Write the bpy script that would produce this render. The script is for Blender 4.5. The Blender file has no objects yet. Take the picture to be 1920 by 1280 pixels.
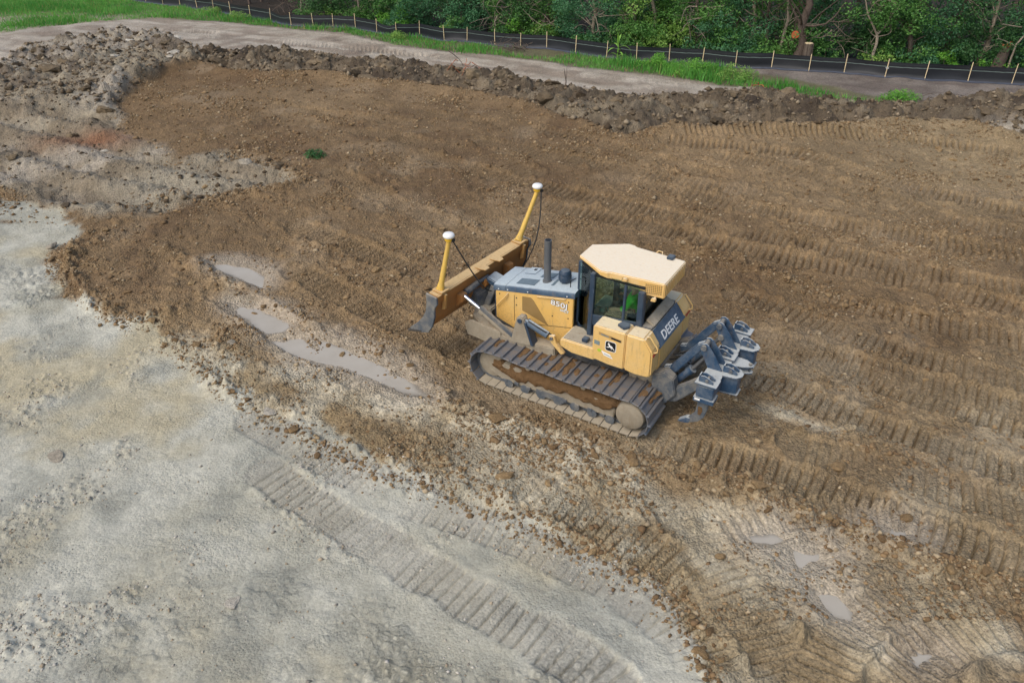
import bpy, bmesh, math, random
import numpy as np
from mathutils import Vector, Matrix

# ---------------------------------------------------------------- camera, sky, sun, exposure
scene = bpy.context.scene
C = scene.collection
CAM_H = 8.88
CAM_PITCH = 28.8
cam_d = bpy.data.cameras.new('camera')
cam = bpy.data.objects.new('camera', cam_d)
C.objects.link(cam)
cam.location = (0, 0, CAM_H)
cam.rotation_euler = (math.radians(90 - CAM_PITCH), 0, 0)
cam_d.sensor_width = 36
cam_d.lens = 27.98
cam_d.clip_end = 2000
scene.camera = cam

SUN_EL, SUN_AZ = 48.0, 225.0          # azimuth clockwise from +Y: behind the camera, a little to the left
world = bpy.data.worlds.new('World')
scene.world = world
world.use_nodes = True
wn = world.node_tree
wn.nodes.clear()
w_out = wn.nodes.new('ShaderNodeOutputWorld')
w_bg = wn.nodes.new('ShaderNodeBackground')
w_sky = wn.nodes.new('ShaderNodeTexSky')
w_sky.sky_type = 'NISHITA'
w_sky.sun_disc = False
w_sky.sun_elevation = math.radians(SUN_EL)
w_sky.sun_rotation = math.radians(SUN_AZ)
w_sky.air_density = 1.0
w_sky.dust_density = 3.5
w_sky.ozone_density = 1.0
w_bg.inputs['Strength'].default_value = 0.15
wn.links.new(w_sky.outputs[0], w_bg.inputs[0])
wn.links.new(w_bg.outputs[0], w_out.inputs[0])

sun_d = bpy.data.lights.new('sun', 'SUN')
sun_d.energy = 1.2
sun_d.angle = math.radians(42)
sun_d.color = (1.0, 0.97, 0.92)
sun = bpy.data.objects.new('sun', sun_d)
C.objects.link(sun)
sun.location = (-20, -30, 40)
_az, _el = math.radians(SUN_AZ), math.radians(SUN_EL)
_dir = Vector((math.sin(_az) * math.cos(_el), math.cos(_az) * math.cos(_el), math.sin(_el)))
sun.rotation_euler = (-_dir).to_track_quat('-Z', 'Y').to_euler()

scene.view_settings.view_transform = 'Standard'
scene.view_settings.look = 'None'
scene.view_settings.exposure = 0.12
scene.view_settings.gamma = 1.0
scene.view_settings.use_curve_mapping = False
scene.render.engine = 'CYCLES'
scene.cycles.use_denoising = True
scene.cycles.max_bounces = 6
scene.cycles.diffuse_bounces = 3
scene.cycles.transparent_max_bounces = 12

rng = np.random.default_rng(7)
random.seed(7)
# ---------------------------------------------------------------- large shape of the land (metres)
_py = np.array([-400, -5, 4, 8, 11, 13, 14.66, 18, 24, 30, 36, 45, 70, 400.])
_pz = np.array([-.60, -.55, -.50, -.40, -.27, -.13, 0, .29, .80, 1.22, 1.45, 1.58, 1.72, 3.0])
_ty = np.linspace(-60, 400, 4601)
_tz = np.interp(_ty, _py, _pz)
_k = np.hanning(31); _k /= _k.sum()
_tz = np.convolve(np.pad(_tz, 15, mode='edge'), _k, mode='valid')
def macro(x, y):
    return np.interp(y, _ty, _tz)
# ---------------------------------------------------------------- plan of the site: outlines in metres (x, y)
RIDGE = [(-16.24,32.96),(-16.69,35.08),(-17.0,37.28),(-16.96,40.38),(-15.91,42.66),(-14.17,40.63),(-11.8,39.62),(-10.2,39.37),(-8.12,39.13),(-6.37,37.62),(-3.89,37.28),(-1.88,36.01),(-0.23,34.63),(1.1,33.37),(2.11,31.79),(3.28,30.69),(4.37,29.57),(6.09,30.35),(8.96,30.48),(12.22,30.48),(14.08,31.05),(16.52,31.41),(17.8,31.05),(17.89,30.01),(18.64,28.81),(20.31,27.41)]
BERMTOP = [(-25.19,40.63),(-25.84,44.88),(-25.71,48.73),(-22.64,50.3),(-19.72,49.31),(-17.1,47.98),(-13.96,46.55),(-11.36,46.9),(-7.99,44.56),(-5.6,43.67),(-2.97,41.97),(-0.52,40.38),(2.23,38.18),(4.97,36.22),(7.5,35.82),(9.13,36.85),(11.48,37.5),(12.78,36.22),(13.87,35.26),(16.96,34.9),(19.28,35.45),(22.5,35.82),(25.67,36.01)]
GRASSLO = [(-33.51,51.95),(-32.53,53.71),(-31.92,55.1),(-30.83,57.06),(-28.8,59.72),(-25.12,60.84),(-20.95,59.72),(-16.42,56.81),(-13.99,55.58),(-10.93,54.17),(-6.89,49.31),(-3.89,46.9),(-0.58,45.53),(1.41,44.12),(2.74,42.66),(4.57,41.69),(6.78,40.38),(8.16,39.37),(9.43,38.18),(11.45,37.4),(12.82,36.33),(13.9,35.35),(15.41,34.47),(17.3,34.63)]
STAKES = [(-32.42,72.72),(-30.25,71.13),(-28.11,69.24),(-26.41,68.34),(-24.51,66.78),(-22.78,65.43),(-20.79,63.22),(-18.9,61.71),(-16.91,59.72),(-14.89,57.33),(-13.28,56.81),(-11.91,56.56),(-10.29,55.82),(-8.64,54.17),(-7.18,52.6),(-5.77,52.81),(-4.09,50.9),(-2.69,50.49),(-1.0,49.11),(0.49,48.54),(1.98,47.98),(3.52,46.38),(5.08,44.88),(6.61,44.27),(8.26,43.81),(9.88,43.23),(11.36,42.23),(13.13,41.97),(14.8,41.29),(16.42,40.9),(18.08,39.99),(19.72,39.37),(21.61,39.01),(23.36,38.42),(25.11,37.84),(26.84,37.28)]
CLAYEDGE = [(-12.06,21.96),(-12.37,21.1),(-12.66,20.45),(-12.4,19.77),(-11.73,18.66),(-10.88,17.85),(-9.66,16.86),(-9.01,16.52),(-8.48,16.75),(-7.81,15.95),(-6.86,14.91),(-5.93,14.14),(-5.18,13.42),(-4.2,12.92),(-3.17,12.44),(-1.98,11.83),(-1.14,11.12),(-0.56,10.71),(0.0,10.4),(0.79,9.96),(1.37,9.49),(1.85,9.27),(2.31,8.95),(2.64,8.54),(2.76,7.97),(2.76,7.27),(2.76,6.34)]
LEFTROAD = [(-18.49,25.9),(-16.32,24.52),(-14.93,23.47),(-13.67,22.89),(-12.22,22.15),(-12.29,21.27),(-12.81,20.77),(-13.74,21.44),(-15.2,22.44),(-16.73,22.89)]
LEFTGREY = [(-26.1,37.07),(-25.56,41.29),(-26.02,45.2),(-25.71,48.73),(-22.96,50.3),(-19.51,48.73),(-16.26,44.56),(-15.76,42.23),(-16.96,40.38),(-17.0,37.28),(-16.54,34.2),(-14.47,30.01),(-12.82,28.81),(-11.52,26.8),(-10.31,28.24),(-8.57,27.41),(-6.74,25.42),(-7.46,24.43),(-8.85,24.0),(-10.55,22.7),(-12.06,21.96),(-13.88,23.0),(-16.32,24.52),(-19.5,26.39)]
PALERUT = [(-13.95,23.47),(-13.21,25.19),(-12.01,26.65),(-9.72,26.3),(-8.17,25.19),(-8.9,24.17),(-10.61,22.89),(-12.1,22.22),(-13.51,22.89)]
PUDDLE0 = [(-8.01,19.61),(-7.57,19.67),(-6.93,19.43),(-6.38,18.95),(-6.27,18.25),(-6.68,18.52),(-7.36,18.95),(-7.79,19.23)]
PUDDLE1 = [(-6.89,17.6),(-6.42,17.56),(-5.62,16.99),(-5.16,16.63),(-5.27,16.29),(-5.67,16.18),(-6.16,16.63),(-6.62,17.11)]
PUDDLE2 = [(-5.61,15.95),(-4.9,16.06),(-4.15,15.95),(-3.33,15.42),(-2.54,14.81),(-1.78,14.05),(-1.59,13.78),(-2.1,13.87),(-2.94,14.37),(-3.72,14.91),(-4.32,15.01),(-5.0,15.42)]
PUDDLE3 = [(4.51,9.72),(4.85,9.82),(5.04,9.61),(4.91,9.36),(4.53,9.22),(4.42,9.38)]
PUDDLE4 = [(4.62,8.84),(4.97,8.79),(5.09,8.44),(5.04,8.2),(4.74,8.34),(4.58,8.59)]
PUDDLE5 = [(6.16,10.16),(6.51,10.13),(6.65,10.03),(6.34,9.93),(6.16,10.03)]
PUDDLE6 = [(5.57,7.7),(5.89,7.76),(6.0,7.67),(5.62,7.48)]
PUDDLE7 = [(3.9,10.02),(4.36,10.08),(4.57,9.9),(4.26,9.75),(3.94,9.84)]
PALE0 = [(-0.73,12.92),(0.0,13.08),(0.83,12.67),(1.61,12.13),(2.14,11.54),(2.54,10.99),(1.8,11.12),(0.97,11.54),(0.0,12.13)]
PALE1 = [(2.92,10.52),(3.68,10.61),(4.17,10.4),(4.76,9.96),(5.09,9.38),(5.15,8.84),(5.29,8.15),(5.23,7.61),(4.93,7.82),(4.77,8.44),(4.52,9.16),(3.99,9.72),(3.2,10.08)]
PALE2 = [(-5.58,14.91),(-4.14,14.71),(-2.66,13.96),(-1.39,13.25),(-0.62,12.76),(-1.24,12.67),(-2.56,13.25),(-3.97,13.87),(-4.97,14.33)]
PALE3 = [(4.74,13.42),(5.75,13.17),(6.53,12.67),(6.14,12.44),(5.14,12.92)]
PALE4 = [(6.19,9.16),(6.82,8.74),(7.47,8.15),(6.98,7.27),(6.23,7.52),(6.07,8.15)]
PALE5 = [(-7.81,19.52),(-6.5,17.85),(-4.88,15.95),(-3.02,14.91),(-1.43,13.78),(0.0,13.08),(1.41,12.13),(2.63,10.99),(4.01,10.46),(4.96,9.49),(5.29,8.15),(5.24,7.27),(4.65,7.27),(4.45,8.44),(3.91,9.38),(2.84,10.08),(1.32,10.99),(-0.6,12.13),(-2.8,13.42),(-5.11,14.91),(-6.74,16.86)]
TRACK0 = [(2.28,12.67),(3.42,12.13),(5.18,11.32),(6.23,10.56),(7.41,9.96),(8.42,9.27)]
TRACK1 = [(3.99,15.12),(5.19,14.3),(6.44,13.34),(7.6,12.52),(8.6,11.83),(9.6,11.32)]
TRACK2 = [(5.57,17.85),(6.67,17.06),(7.81,15.95),(9.3,14.91),(11.09,13.96)]
TRACK3 = [(0.66,23.47),(3.0,22.33),(5.13,21.1),(7.45,19.77),(8.93,19.09),(10.76,18.18),(12.58,16.63)]
TRACK4 = [(5.68,29.1),(9.47,27.96),(10.97,26.8),(12.11,25.06),(13.88,23.67),(15.77,22.33)]
TRACK5 = [(6.41,29.89),(9.63,29.95),(13.45,29.45),(15.92,28.81),(18.49,27.15)]
TRACK6 = [(-5.85,34.2),(-1.69,31.79),(1.81,30.01),(4.53,27.84),(6.4,25.9)]
TRACK7 = [(-5.08,13.08),(-4.09,12.44),(-2.5,11.32),(-1.01,10.58),(0.26,9.96),(1.58,9.05),(2.51,8.24),(2.82,7.18)]
TRACK8 = [(-4.49,11.61),(-3.78,11.05),(-2.29,9.93),(-0.91,8.95),(0.31,8.1),(1.18,7.43),(1.56,6.94)]
TRACK9 = [(-7.16,17.85),(-4.88,15.95),(-2.91,14.14),(-1.33,12.44),(0.38,11.12),(1.94,9.96),(3.03,8.84),(3.83,7.43)]
TRACK10 = [(-5.55,18.95),(-3.34,17.11),(-1.33,15.74),(0.0,14.71),(1.52,13.6),(3.04,12.92)]
TRACK11 = [(-2.98,27.41),(-0.18,25.42),(2.33,23.87),(5.33,22.15),(7.99,20.6),(10.96,18.95),(13.26,17.85)]
TRACK12 = [(-6.04,25.9),(-3.26,23.27),(-1.53,21.44),(-0.44,20.12)]
TRACK13 = [(3.49,10.2),(4.95,10.58),(6.47,10.26),(7.29,9.72),(8.24,8.95)]
TRACK14 = [(2.71,10.85),(3.14,9.38),(3.5,8.44),(3.75,7.18)]
TRACK15 = [(8.06,8.63),(6.66,8.74),(5.4,8.44),(4.51,7.7),(4.04,6.94)]
TRACK16 = [(7.85,7.87),(6.88,8.06),(5.9,7.78),(5.13,7.18)]
TRACK17 = [(5.41,18.95),(7.01,18.25),(8.74,17.11),(11.97,15.53)]
TRACK18 = [(7.4,22.89),(9.9,21.79),(11.92,20.77),(14.37,19.83)]
TRACK19 = [(4.23,16.4),(5.89,15.63),(7.33,14.62),(8.67,13.51),(10.23,12.44)]
TRACK20 = [(-6.19,21.79),(-4.07,20.12),(-2.22,18.95)]
TRACK21 = [(7.27,27.41),(9.6,25.9),(11.48,23.87),(13.16,22.15),(14.98,20.93)]
TRACK22 = [(-1.18,29.1),(1.68,27.41),(5.08,25.42),(8.15,23.87)]
TRACK23 = [(5.73,15.95),(7.44,14.91),(9.27,13.87),(10.59,13.08)]
TRACK24 = [(5.43,12.13),(6.94,11.4),(8.27,10.78),(9.11,10.46)]
TRACK25 = [(-7.45,31.05),(-3.95,29.39),(-1.12,27.41),(0.71,25.9)]
TRACK26 = [(-10.8,34.2),(-7.85,32.96),(-4.18,31.41)]
TRACK27 = [(-8.82,9.96),(-7.15,10.99),(-5.43,12.13),(-3.7,13.6)]
TRACK28 = [(-6.96,8.06),(-5.52,9.16),(-4.04,10.58)]
TRACK29 = [(-3.47,9.72),(-2.13,8.84),(-0.84,7.97),(0.0,7.18)]
TRACK30 = [(2.49,25.9),(5.7,24.09),(8.52,22.33),(11.16,21.1),(13.88,18.95)]
WINDROW0 = [(-9.71,20.45),(-8.14,19.23),(-6.9,17.85),(-5.28,16.63),(-4.07,15.53),(-3.02,14.91),(-1.77,13.87),(-0.64,13.08),(0.42,12.92),(1.62,12.25),(3.11,11.54),(3.65,11.32)]
WINDROW1 = [(-7.81,15.95),(-6.86,14.91),(-5.9,14.05),(-4.9,13.17),(-3.67,12.36),(-2.55,11.68)]
WINDROW2 = [(3.47,11.4),(4.36,10.78),(5.4,10.26),(5.9,9.72),(6.94,9.16),(8.09,8.69)]
WINDROW3 = [(-12.07,20.45),(-11.66,18.95),(-9.77,17.11),(-8.93,16.63),(-8.39,16.86)]
WINDROW4 = [(-11.74,22.89),(-10.48,23.87),(-8.85,24.0),(-7.46,24.43),(-6.69,25.19)]
WINDROW5 = [(-2.55,11.68),(-1.22,10.99),(0.18,10.2),(1.37,9.49),(2.29,8.84),(2.72,8.15),(2.69,7.27)]
WINDROW6 = [(4.86,20.45),(6.17,19.23),(7.33,18.39),(8.31,17.36),(9.66,16.86)]
WINDROW7 = [(-10.23,27.96),(-8.87,27.15),(-7.52,26.14),(-6.6,25.19)]
MULCHA = [(10.06,42.23),(14.42,41.42),(18.16,40.13),(23.46,38.42),(26.72,37.28),(25.6,35.54),(22.45,35.73),(19.23,35.35),(16.96,34.9),(14.73,35.08),(13.22,37.62),(11.22,39.37)]
MULCHB = [(-1.86,48.73),(1.54,48.36),(3.56,46.55),(2.3,44.88),(0.0,45.87)]
AT_bigtrunk = (14.71,43.67)
AT_stump = (15.49,44.56)
AT_trunkA = (13.95,44.56)
AT_trunkB = (13.58,44.56)
AT_fork = (18.54,43.38)
AT_thin = (25.51,42.66)
AT_broken = (24.64,41.97)
AT_leanL = (-16.11,62.6)
AT_leanM = (-11.69,60.26)
AT_brush = (0.15,47.62)
AT_corn = (5.64,45.2)
AT_stick = (2.45,37.62)
AT_orangeroot = (-2.24,39.37)
AT_rootr = (11.75,37.62)
AT_whitebit = (-12.76,20.66)
AT_tuft = (-6.89,27.41)
AT_brightweed = (16.88,35.26)
AT_redpatch = (-13.19,28.52)
AT_bush1240 = (6.77,37.07)
AT_slab = (-22.11,44.88)
# ---------------------------------------------------------------- noise and plan helpers (numpy)
_T = np.random.default_rng(11).random((256, 256)).astype(np.float32)
_TX = np.random.default_rng(12).random((256, 256)).astype(np.float32)
_TY = np.random.default_rng(13).random((256, 256)).astype(np.float32)
_TR = np.random.default_rng(14).random((256, 256)).astype(np.float32)
def noise(x, y, o=0.0):
    x = x + o * 17.31; y = y + o * 9.77
    xi = np.floor(x).astype(np.int64); yi = np.floor(y).astype(np.int64)
    fx = (x - xi).astype(np.float32); fy = (y - yi).astype(np.float32)
    fx = fx * fx * (3 - 2 * fx); fy = fy * fy * (3 - 2 * fy)
    a, b, c, d = xi & 255, (xi + 1) & 255, yi & 255, (yi + 1) & 255
    return (_T[a, c] * (1 - fx) + _T[b, c] * fx) * (1 - fy) + (_T[a, d] * (1 - fx) + _T[b, d] * fx) * fy
def fbm(x, y, wl, octv=4, o=0.0, gain=.5):
    s = 0; a = 1; t = 0
    for i in range(octv):
        ca, sa = math.cos(.6 * i + .3), math.sin(.6 * i + .3)
        s = s + a * noise((x * ca - y * sa) / wl, (x * sa + y * ca) / wl, o + i * 3.1); t += a
        a *= gain; wl *= .5
    return s / t * 2 - 1
def clods(x, y, wl, o=0, fill=1.0, p=2.0):
    """rounded lumps scattered on a jittered grid of pitch wl: height 0..1 (in lump radii) and an id per lump"""
    u = x / wl + o * 31.7; v = y / wl + o * 13.3
    ui = np.floor(u).astype(np.int64); vi = np.floor(v).astype(np.int64)
    best = np.zeros(x.shape, np.float32); ident = np.zeros(x.shape, np.float32)
    for i in (-1, 0, 1):
        for j in (-1, 0, 1):
            a = (ui + i) & 255; b = (vi + j) & 255
            px = ui + i + _TX[a, b]; py = vi + j + _TY[a, b]
            r = .22 + .5 * _TR[a, b]
            q = _T[a, b]
            ang = q * 6.28; ca, sa = np.cos(ang), np.sin(ang)
            du, dv = u - px, v - py
            d2 = ((du * ca + dv * sa) ** 2 * 1.5 + (dv * ca - du * sa) ** 2 * .75) / (r * r)
            hgt = np.clip(1 - d2 ** (p / 2), 0, 1) * r * (.6 + .8 * q)
            hgt = np.where(q < fill, hgt, 0)
            m = hgt > best
            best = np.where(m, hgt, best); ident = np.where(m, q, ident)
    return best, ident
def clods_in(m, x, y, *a):
    h = np.zeros(x.shape, np.float32); i = np.zeros(x.shape, np.float32); k = np.where(m)[0]
    if len(k): h[k], i[k] = clods(x[k], y[k], *a)
    return h, i
def sstep(a, b, v):
    t = np.clip((v - a) / (b - a), 0, 1); return t * t * (3 - 2 * t)
def seg_dist(x, y, pts):
    """distance to a polyline, arc length of the nearest point, signed side"""
    best = np.full(x.shape, 1e9, np.float32); s = np.zeros(x.shape, np.float32); sd = np.zeros(x.shape, np.float32)
    acc = 0.
    for (ax, ay), (bx, by) in zip(pts[:-1], pts[1:]):
        L = math.hypot(bx - ax, by - ay); ux, uy = (bx - ax) / L, (by - ay) / L
        t = np.clip((x - ax) * ux + (y - ay) * uy, 0, L)
        dx, dy = x - ax - t * ux, y - ay - t * uy
        d = np.sqrt(dx * dx + dy * dy); m = d < best
        best = np.where(m, d, best); s = np.where(m, acc + t, s); sd = np.where(m, np.sign(ux * dy - uy * dx), sd)
        acc += L
    return best, s, sd
def smooth_line(pts, n=6):
    p = np.array(pts, float)
    for _ in range(2):
        q = [p[0]]
        for a, b in zip(p[:-1], p[1:]): q += [a * .75 + b * .25, a * .25 + b * .75]
        q.append(p[-1]); p = np.array(q)
    return [tuple(v) for v in p]
def poly_sd(x, y, poly):
    """signed distance to a closed outline, positive inside"""
    P = list(poly) + [poly[0]]
    inside = np.zeros(x.shape, bool)
    for (ax, ay), (bx, by) in zip(P[:-1], P[1:]):
        if ay == by: continue
        c = ((ay > y) != (by > y)) & (x < (bx - ax) * (y - ay) / (by - ay) + ax)
        inside ^= c
    d, _, _ = seg_dist(x, y, P)
    return np.where(inside, d, -d)
def poly_sd_box(x, y, poly, margin=2.5):
    out = np.full(x.shape, -margin, np.float32)
    xs = [p[0] for p in poly]; ys = [p[1] for p in poly]
    m = (x > min(xs) - margin) & (x < max(xs) + margin) & (y > min(ys) - margin) & (y < max(ys) + margin)
    if m.any(): out[m] = np.clip(poly_sd(x[m], y[m], poly), -margin, 1e6)
    return out
def lin(*c):
    c = np.array(c, float) / 255.; return np.where(c <= .04045, c / 12.92, ((c + .055) / 1.055) ** 2.4)

BERM = BERMTOP[4:] + RIDGE[:3:-1]
ROAD = [(-60, 36), (-40, 40)] + BERMTOP + [(28, 34)] + GRASSLO[::-1] + [(-60, 52)]
CLAY = CLAYEDGE + [(2.9, -2), (3.2, -40), (-120, -40), (-120, 24), (-40, 23.5), (-14.5, 22.3)]
GRASS = GRASSLO[1:] + [STAKES[i] for i in range(26, -1, -1)] + [(-46, 84), (-52, 70), (-38, 56)]
PUDDLES = [PUDDLE0, PUDDLE1, PUDDLE2, PUDDLE3, PUDDLE4, PUDDLE5, PUDDLE6, PUDDLE7]
PALES = [PALE5, PALE0, PALE1, PALE2, PALE3, PALE4]
WINDROWS = [WINDROW0, WINDROW1, WINDROW2, WINDROW3, WINDROW4, WINDROW5, WINDROW6, WINDROW7]
TRACKS = [  # line, width, strength, depth of the grouser cuts
    (TRACK0, .80, 1.0, .055), (TRACK1, .80, .95, .05), (TRACK2, .80, .9, .05), (TRACK3, .80, 1.0, .06),
    (TRACK4, .85, 1.0, .065), (TRACK5, .9, 1.0, .07), (TRACK6, .85, .8, .055), (TRACK7, .85, .7, .036),
    (TRACK8, .78, 1.2, .042), (TRACK9, .85, .7, .036), (TRACK10, .85, .75, .05), (TRACK11, .85, .75, .055),
    (TRACK12, .8, .8, .05), (TRACK13, .8, .6, .035), (TRACK14, .8, .7, .035), (TRACK15, .8, .9, .042),
    (TRACK16, .8, .9, .042), (TRACK17, .8, .75, .05), (TRACK18, .85, .8, .055), (TRACK19, .8, .75, .05),
    (TRACK20, .8, .8, .05)] + [(l_, .85, .72, .04) for l_ in (TRACK21, TRACK22, TRACK23, TRACK24, TRACK25, TRACK26, TRACK30)] + [ ([(-25.6, 55.6), (-23.0, 55.2), (-19.4, 54.0)], 1.5, 1.2, .07), ([(-14, 50.3), (-9, 48.2), (-4.5, 45.2)], 1.2, .7, .06)]
TRACKS = [(smooth_line(l), w, a, d) for l, w, a, d in TRACKS]

def cutn(x, y, k): return .45 + .8 * sstep(-.45, .4, fbm(x, y, .7, 3, 60 + k))
def terrain(x, y, full=True):
    """height, colour, wetness and object class for plan points"""
    x = x.astype(np.float64); y = y.astype(np.float64)
    h = macro(x, y).astype(np.float64)
    n = x.size
    wob = fbm(x, y, 1.6, 4, 1)            # wobble for the borders
    wob2 = fbm(x, y, .5, 2, 2)
    edge = wob * .35 + wob2 * .12
    sd_clay = np.maximum(poly_sd(x, y, CLAY), poly_sd_box(x, y, LEFTROAD)) + wob * .55 + wob2 * .28
    sd_berm = poly_sd_box(x, y, BERM, 4) + edge * 1.0
    sd_grey = poly_sd_box(x, y, LEFTGREY, 4) + edge * 1.3
    sd_road = poly_sd_box(x, y, ROAD, 4) + edge * .9
    d_ridge, s_ridge, side_ridge = seg_dist(x, y, RIDGE[3:])
    behind = (side_ridge > 0) & (y > 26)
    m_clay = sstep(-.15, .15, sd_clay)
    m_road = sstep(-.3, .3, sd_road)
    m_grey = sstep(-.3, .4, sd_grey) * (1 - m_clay)
    m_berm = sstep(-.15, .2, sd_berm)
    farland = ((np.interp(x, [p[0] for p in BERMTOP[3:]], [p[1] for p in BERMTOP[3:]]) < y)).astype(float)
    farland = np.maximum(farland, (y > 52).astype(float))
    m_far = farland * (1 - m_road) * (1 - m_berm)
    m_brown = np.clip(1 - m_clay - m_road - m_grey - m_berm - m_far, 0, 1)
    # --- shape
    det = 1 / (1 + np.maximum(y - 40, 0) / 25)
    h += .11 * m_brown * sstep(-.1, .5, -sd_clay) 
    h += fbm(x, y, 3.2, 3, 4) * (.05 * m_clay + .09 * m_brown + .10 * m_grey + .05 * m_road + .05 * m_far)
    crest = np.exp(-(d_ridge / .8) ** 2) * (~behind) + np.exp(-(d_ridge / .25) ** 2) * behind
    h += crest * (.26 + .14 * fbm(s_ridge, s_ridge * 0, 2.5, 2, 5)) * (1 - m_clay)
    # spoil berm: a lumpy bank behind the crest
    prof = sstep(.0, 1.3, sd_berm)
    h += m_berm * (-.22 * np.exp(-((sd_berm - .3) / .5) ** 2) * behind + prof * (.22 + .28 * fbm(x, y, 2.4, 3, 6)))
    lumpy = (m_berm + m_grey + m_road) > .01
    c1, i1 = clods_in(m_berm > .01, x, y, 1.15, 1, .8); c2, i2 = clods_in(lumpy, x, y, .55, 2); c3, i3 = clods_in(lumpy, x, y, .26, 3)
    lump_b = (c1 * .46 + c2 * .30 + c3 * .20) * (1 - .85 * np.exp(-(((x - 19.2) / 1.6) ** 2 + ((y - 30.6) / .9) ** 2)))
    h += m_berm * lump_b * (.35 + .65 * prof)
    # grey dug-over ground on the left: a mound at the back, ruts in front
    gm = sstep(31.5, 36.0, y + .25 * (x + 20) + 1.2 * wob)
    c4, i4 = clods_in(m_grey > .01, x, y, .62, 4, .7)
    h += m_grey * (gm * (.55 + .35 * fbm(x, y, 3.0, 3, 7)) + (c4 * .30 + c2 * .25) * (.25 + .75 * gm) + c3 * .12)
    rut = np.sin((x * .46 + y * .89) * 2 * np.pi / 1.75 + 2.2 * fbm(x, y, 4, 2, 8))
    h += m_grey * (1 - gm) * rut * .11
    hole = np.exp(-(((x + 13.6) / 1.0) ** 2 + ((y - 24.2) / .45) ** 2))
    h -= hole * .42
    # graded fill: crumbly
    cb, ib = clods(x, y, .30, 5, .62); cs, is_ = clods(x, y, .13, 6, .75)
    rough = .55 + .75 * sstep(-.35, .55, fbm(x, y, 2.6, 3, 9))
    fine = sstep(21, 14, y); mid = sstep(36, 24, y)
    soilh = cb * .15 * rough * (.35 + .65 * mid) + cs * .06 * fine + fbm(x, y, .8, 2, 10) * .045 + fbm(x, y, .2, 2, 50) * .02 * mid
    clayh = fbm(x, y, .7, 4, 11) * .030 + np.abs(fbm(x, y, .45, 3, 12)) * .035
    pad, _ = clods_in(m_clay > .01, x, y, .17, 7, 1.0, 4)
    m_pad = sstep(-.05, .35, fbm(x, y, 2.8, 3, 13))
    clayh = clayh + pad * .065 * m_pad
    crumbs = sstep(.10, .42, fbm(x, y, 1.3, 4, 14))
    clayh = clayh + crumbs * (cs * .06 + cb * .05)
    roadh = fbm(x, y, 1.1, 4, 15) * .05 + noise((x * .86 - y * .51) / 3.5, (x * .51 + y * .86) / .5, 45) * .06 + sstep(.1, .5, fbm(x, y, 1.6, 3, 16)) * c3 * .10
    micro = m_brown * soilh + m_clay * clayh + m_road * roadh + m_far * (fbm(x, y, .8, 4, 17) * .06) + m_grey * fbm(x, y, .5, 3, 18) * .05
    wr_m = np.zeros(n)
    for k, wl in enumerate(WINDROWS):
        wx = [p[0] for p in wl]; wy = [p[1] for p in wl]
        b = np.where((x > min(wx) - .8) & (x < max(wx) + .8) & (y > min(wy) - .8) & (y < max(wy) + .8))[0]
        d, s, _ = seg_dist(x[b], y[b], smooth_line(wl))
        amp = (.5 + .5 * noise(s / 1.3, s * 0 + k, 20)) * np.exp(-(d / .26) ** 2)
        wr_m[b] = np.maximum(wr_m[b], amp)
    micro += wr_m * (.10 + cb * .26 + cs * .12)
    # prints of crawler tracks: pressed pads and cuts from the grousers
    press = np.zeros(n); tone = np.zeros(n)
    for k, (line, w, a, dep) in enumerate(TRACKS):
        xs = [p[0] for p in line]; ys = [p[1] for p in line]
        for off in (0.,):
            b = np.where((x > min(xs) - 1.2) & (x < max(xs) + 1.2) & (y > min(ys) - 1.2) & (y < max(ys) + 1.2))[0]
            if not len(b): continue
            d, s, sg = seg_dist(x[b], y[b], line)
            dd = d + .09 * wob2[b] + .05 * wob[b]
            body = sstep(w / 2 + .05, w / 2 - .06, dd)
            pres = sstep(-.42, .12, fbm(x[b], y[b], 2.4, 3, 22 + k) + .16 + (a - .70) * 1.3)
            body = body * pres
            ph = (s + .03 * wob[b] + .012 * wob2[b]) % .205 - .1025
            sig = .019 + .0008 * np.maximum(y[b] - 10, 0)
            cut = np.exp(-(ph / sig) ** 2)
            saw = (ph / .205) * .03
            soft = 1 - .7 * m_clay[b]
            micro[b] = micro[b] * (1 - .8 * body) - body * (.028 * soft + cut * dep * (2.25 - 1.0 * m_clay[b]) * cutn(x[b], y[b], k) - saw * soft)
            rim = np.exp(-((dd - w / 2 - .07) / .07) ** 2) * pres
            micro[b] += rim * soft * (.02 + cb[b] * .10)
            press[b] = np.maximum(press[b], body); tone[b] = np.maximum(tone[b], body * (1 - cut))
    h += micro * det
    # puddles lie in shallow flat pans
    wet = np.zeros(n); pud = np.full(n, -9.)
    for p in PUDDLES:
        pud = np.maximum(pud, poly_sd_box(x, y, p, 1.5))
    pm = sstep(-.25, .12, pud + wob2 * .10)
    base = macro(x, y) + .03
    h = h * (1 - pm) + (base - .020 - .034 * sstep(-.05, .25, pud) + wob2 * .055 + wob * .035) * pm
    wet = np.maximum(wet, sstep(-.8, .1, pud + .3 * wob))
    # bearing plane under the crawler (DOZER)
    cx, sx_ = math.cos(math.radians(148.9)), math.sin(math.radians(148.9))
    lx = (x - 1.603) * cx + (y - 14.66) * sx_; ly = -(x - 1.603) * sx_ + (y - 14.66) * cx
    dd_ = np.maximum(np.abs(lx) - 2.0, np.abs(ly) - 1.5)
    bed = sstep(1.6, .0, dd_)
    plane = .0401 * lx - .0769 * ly
    h = h * (1 - bed) + (plane + (h - macro(x, y) - .11 * m_brown) * .7 * sstep(-.3, .3, dd_) + .012) * bed
    if not full: return h
    # --- colour of the soils
    t1 = fbm(x, y, 5.0, 4, 30); t2 = fbm(x, y, 1.1, 4, 31); t3 = fbm(x, y, .25, 3, 32)
    def mix(a, b, m): return a * (1 - m[:, None]) + b * m[:, None]
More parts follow.
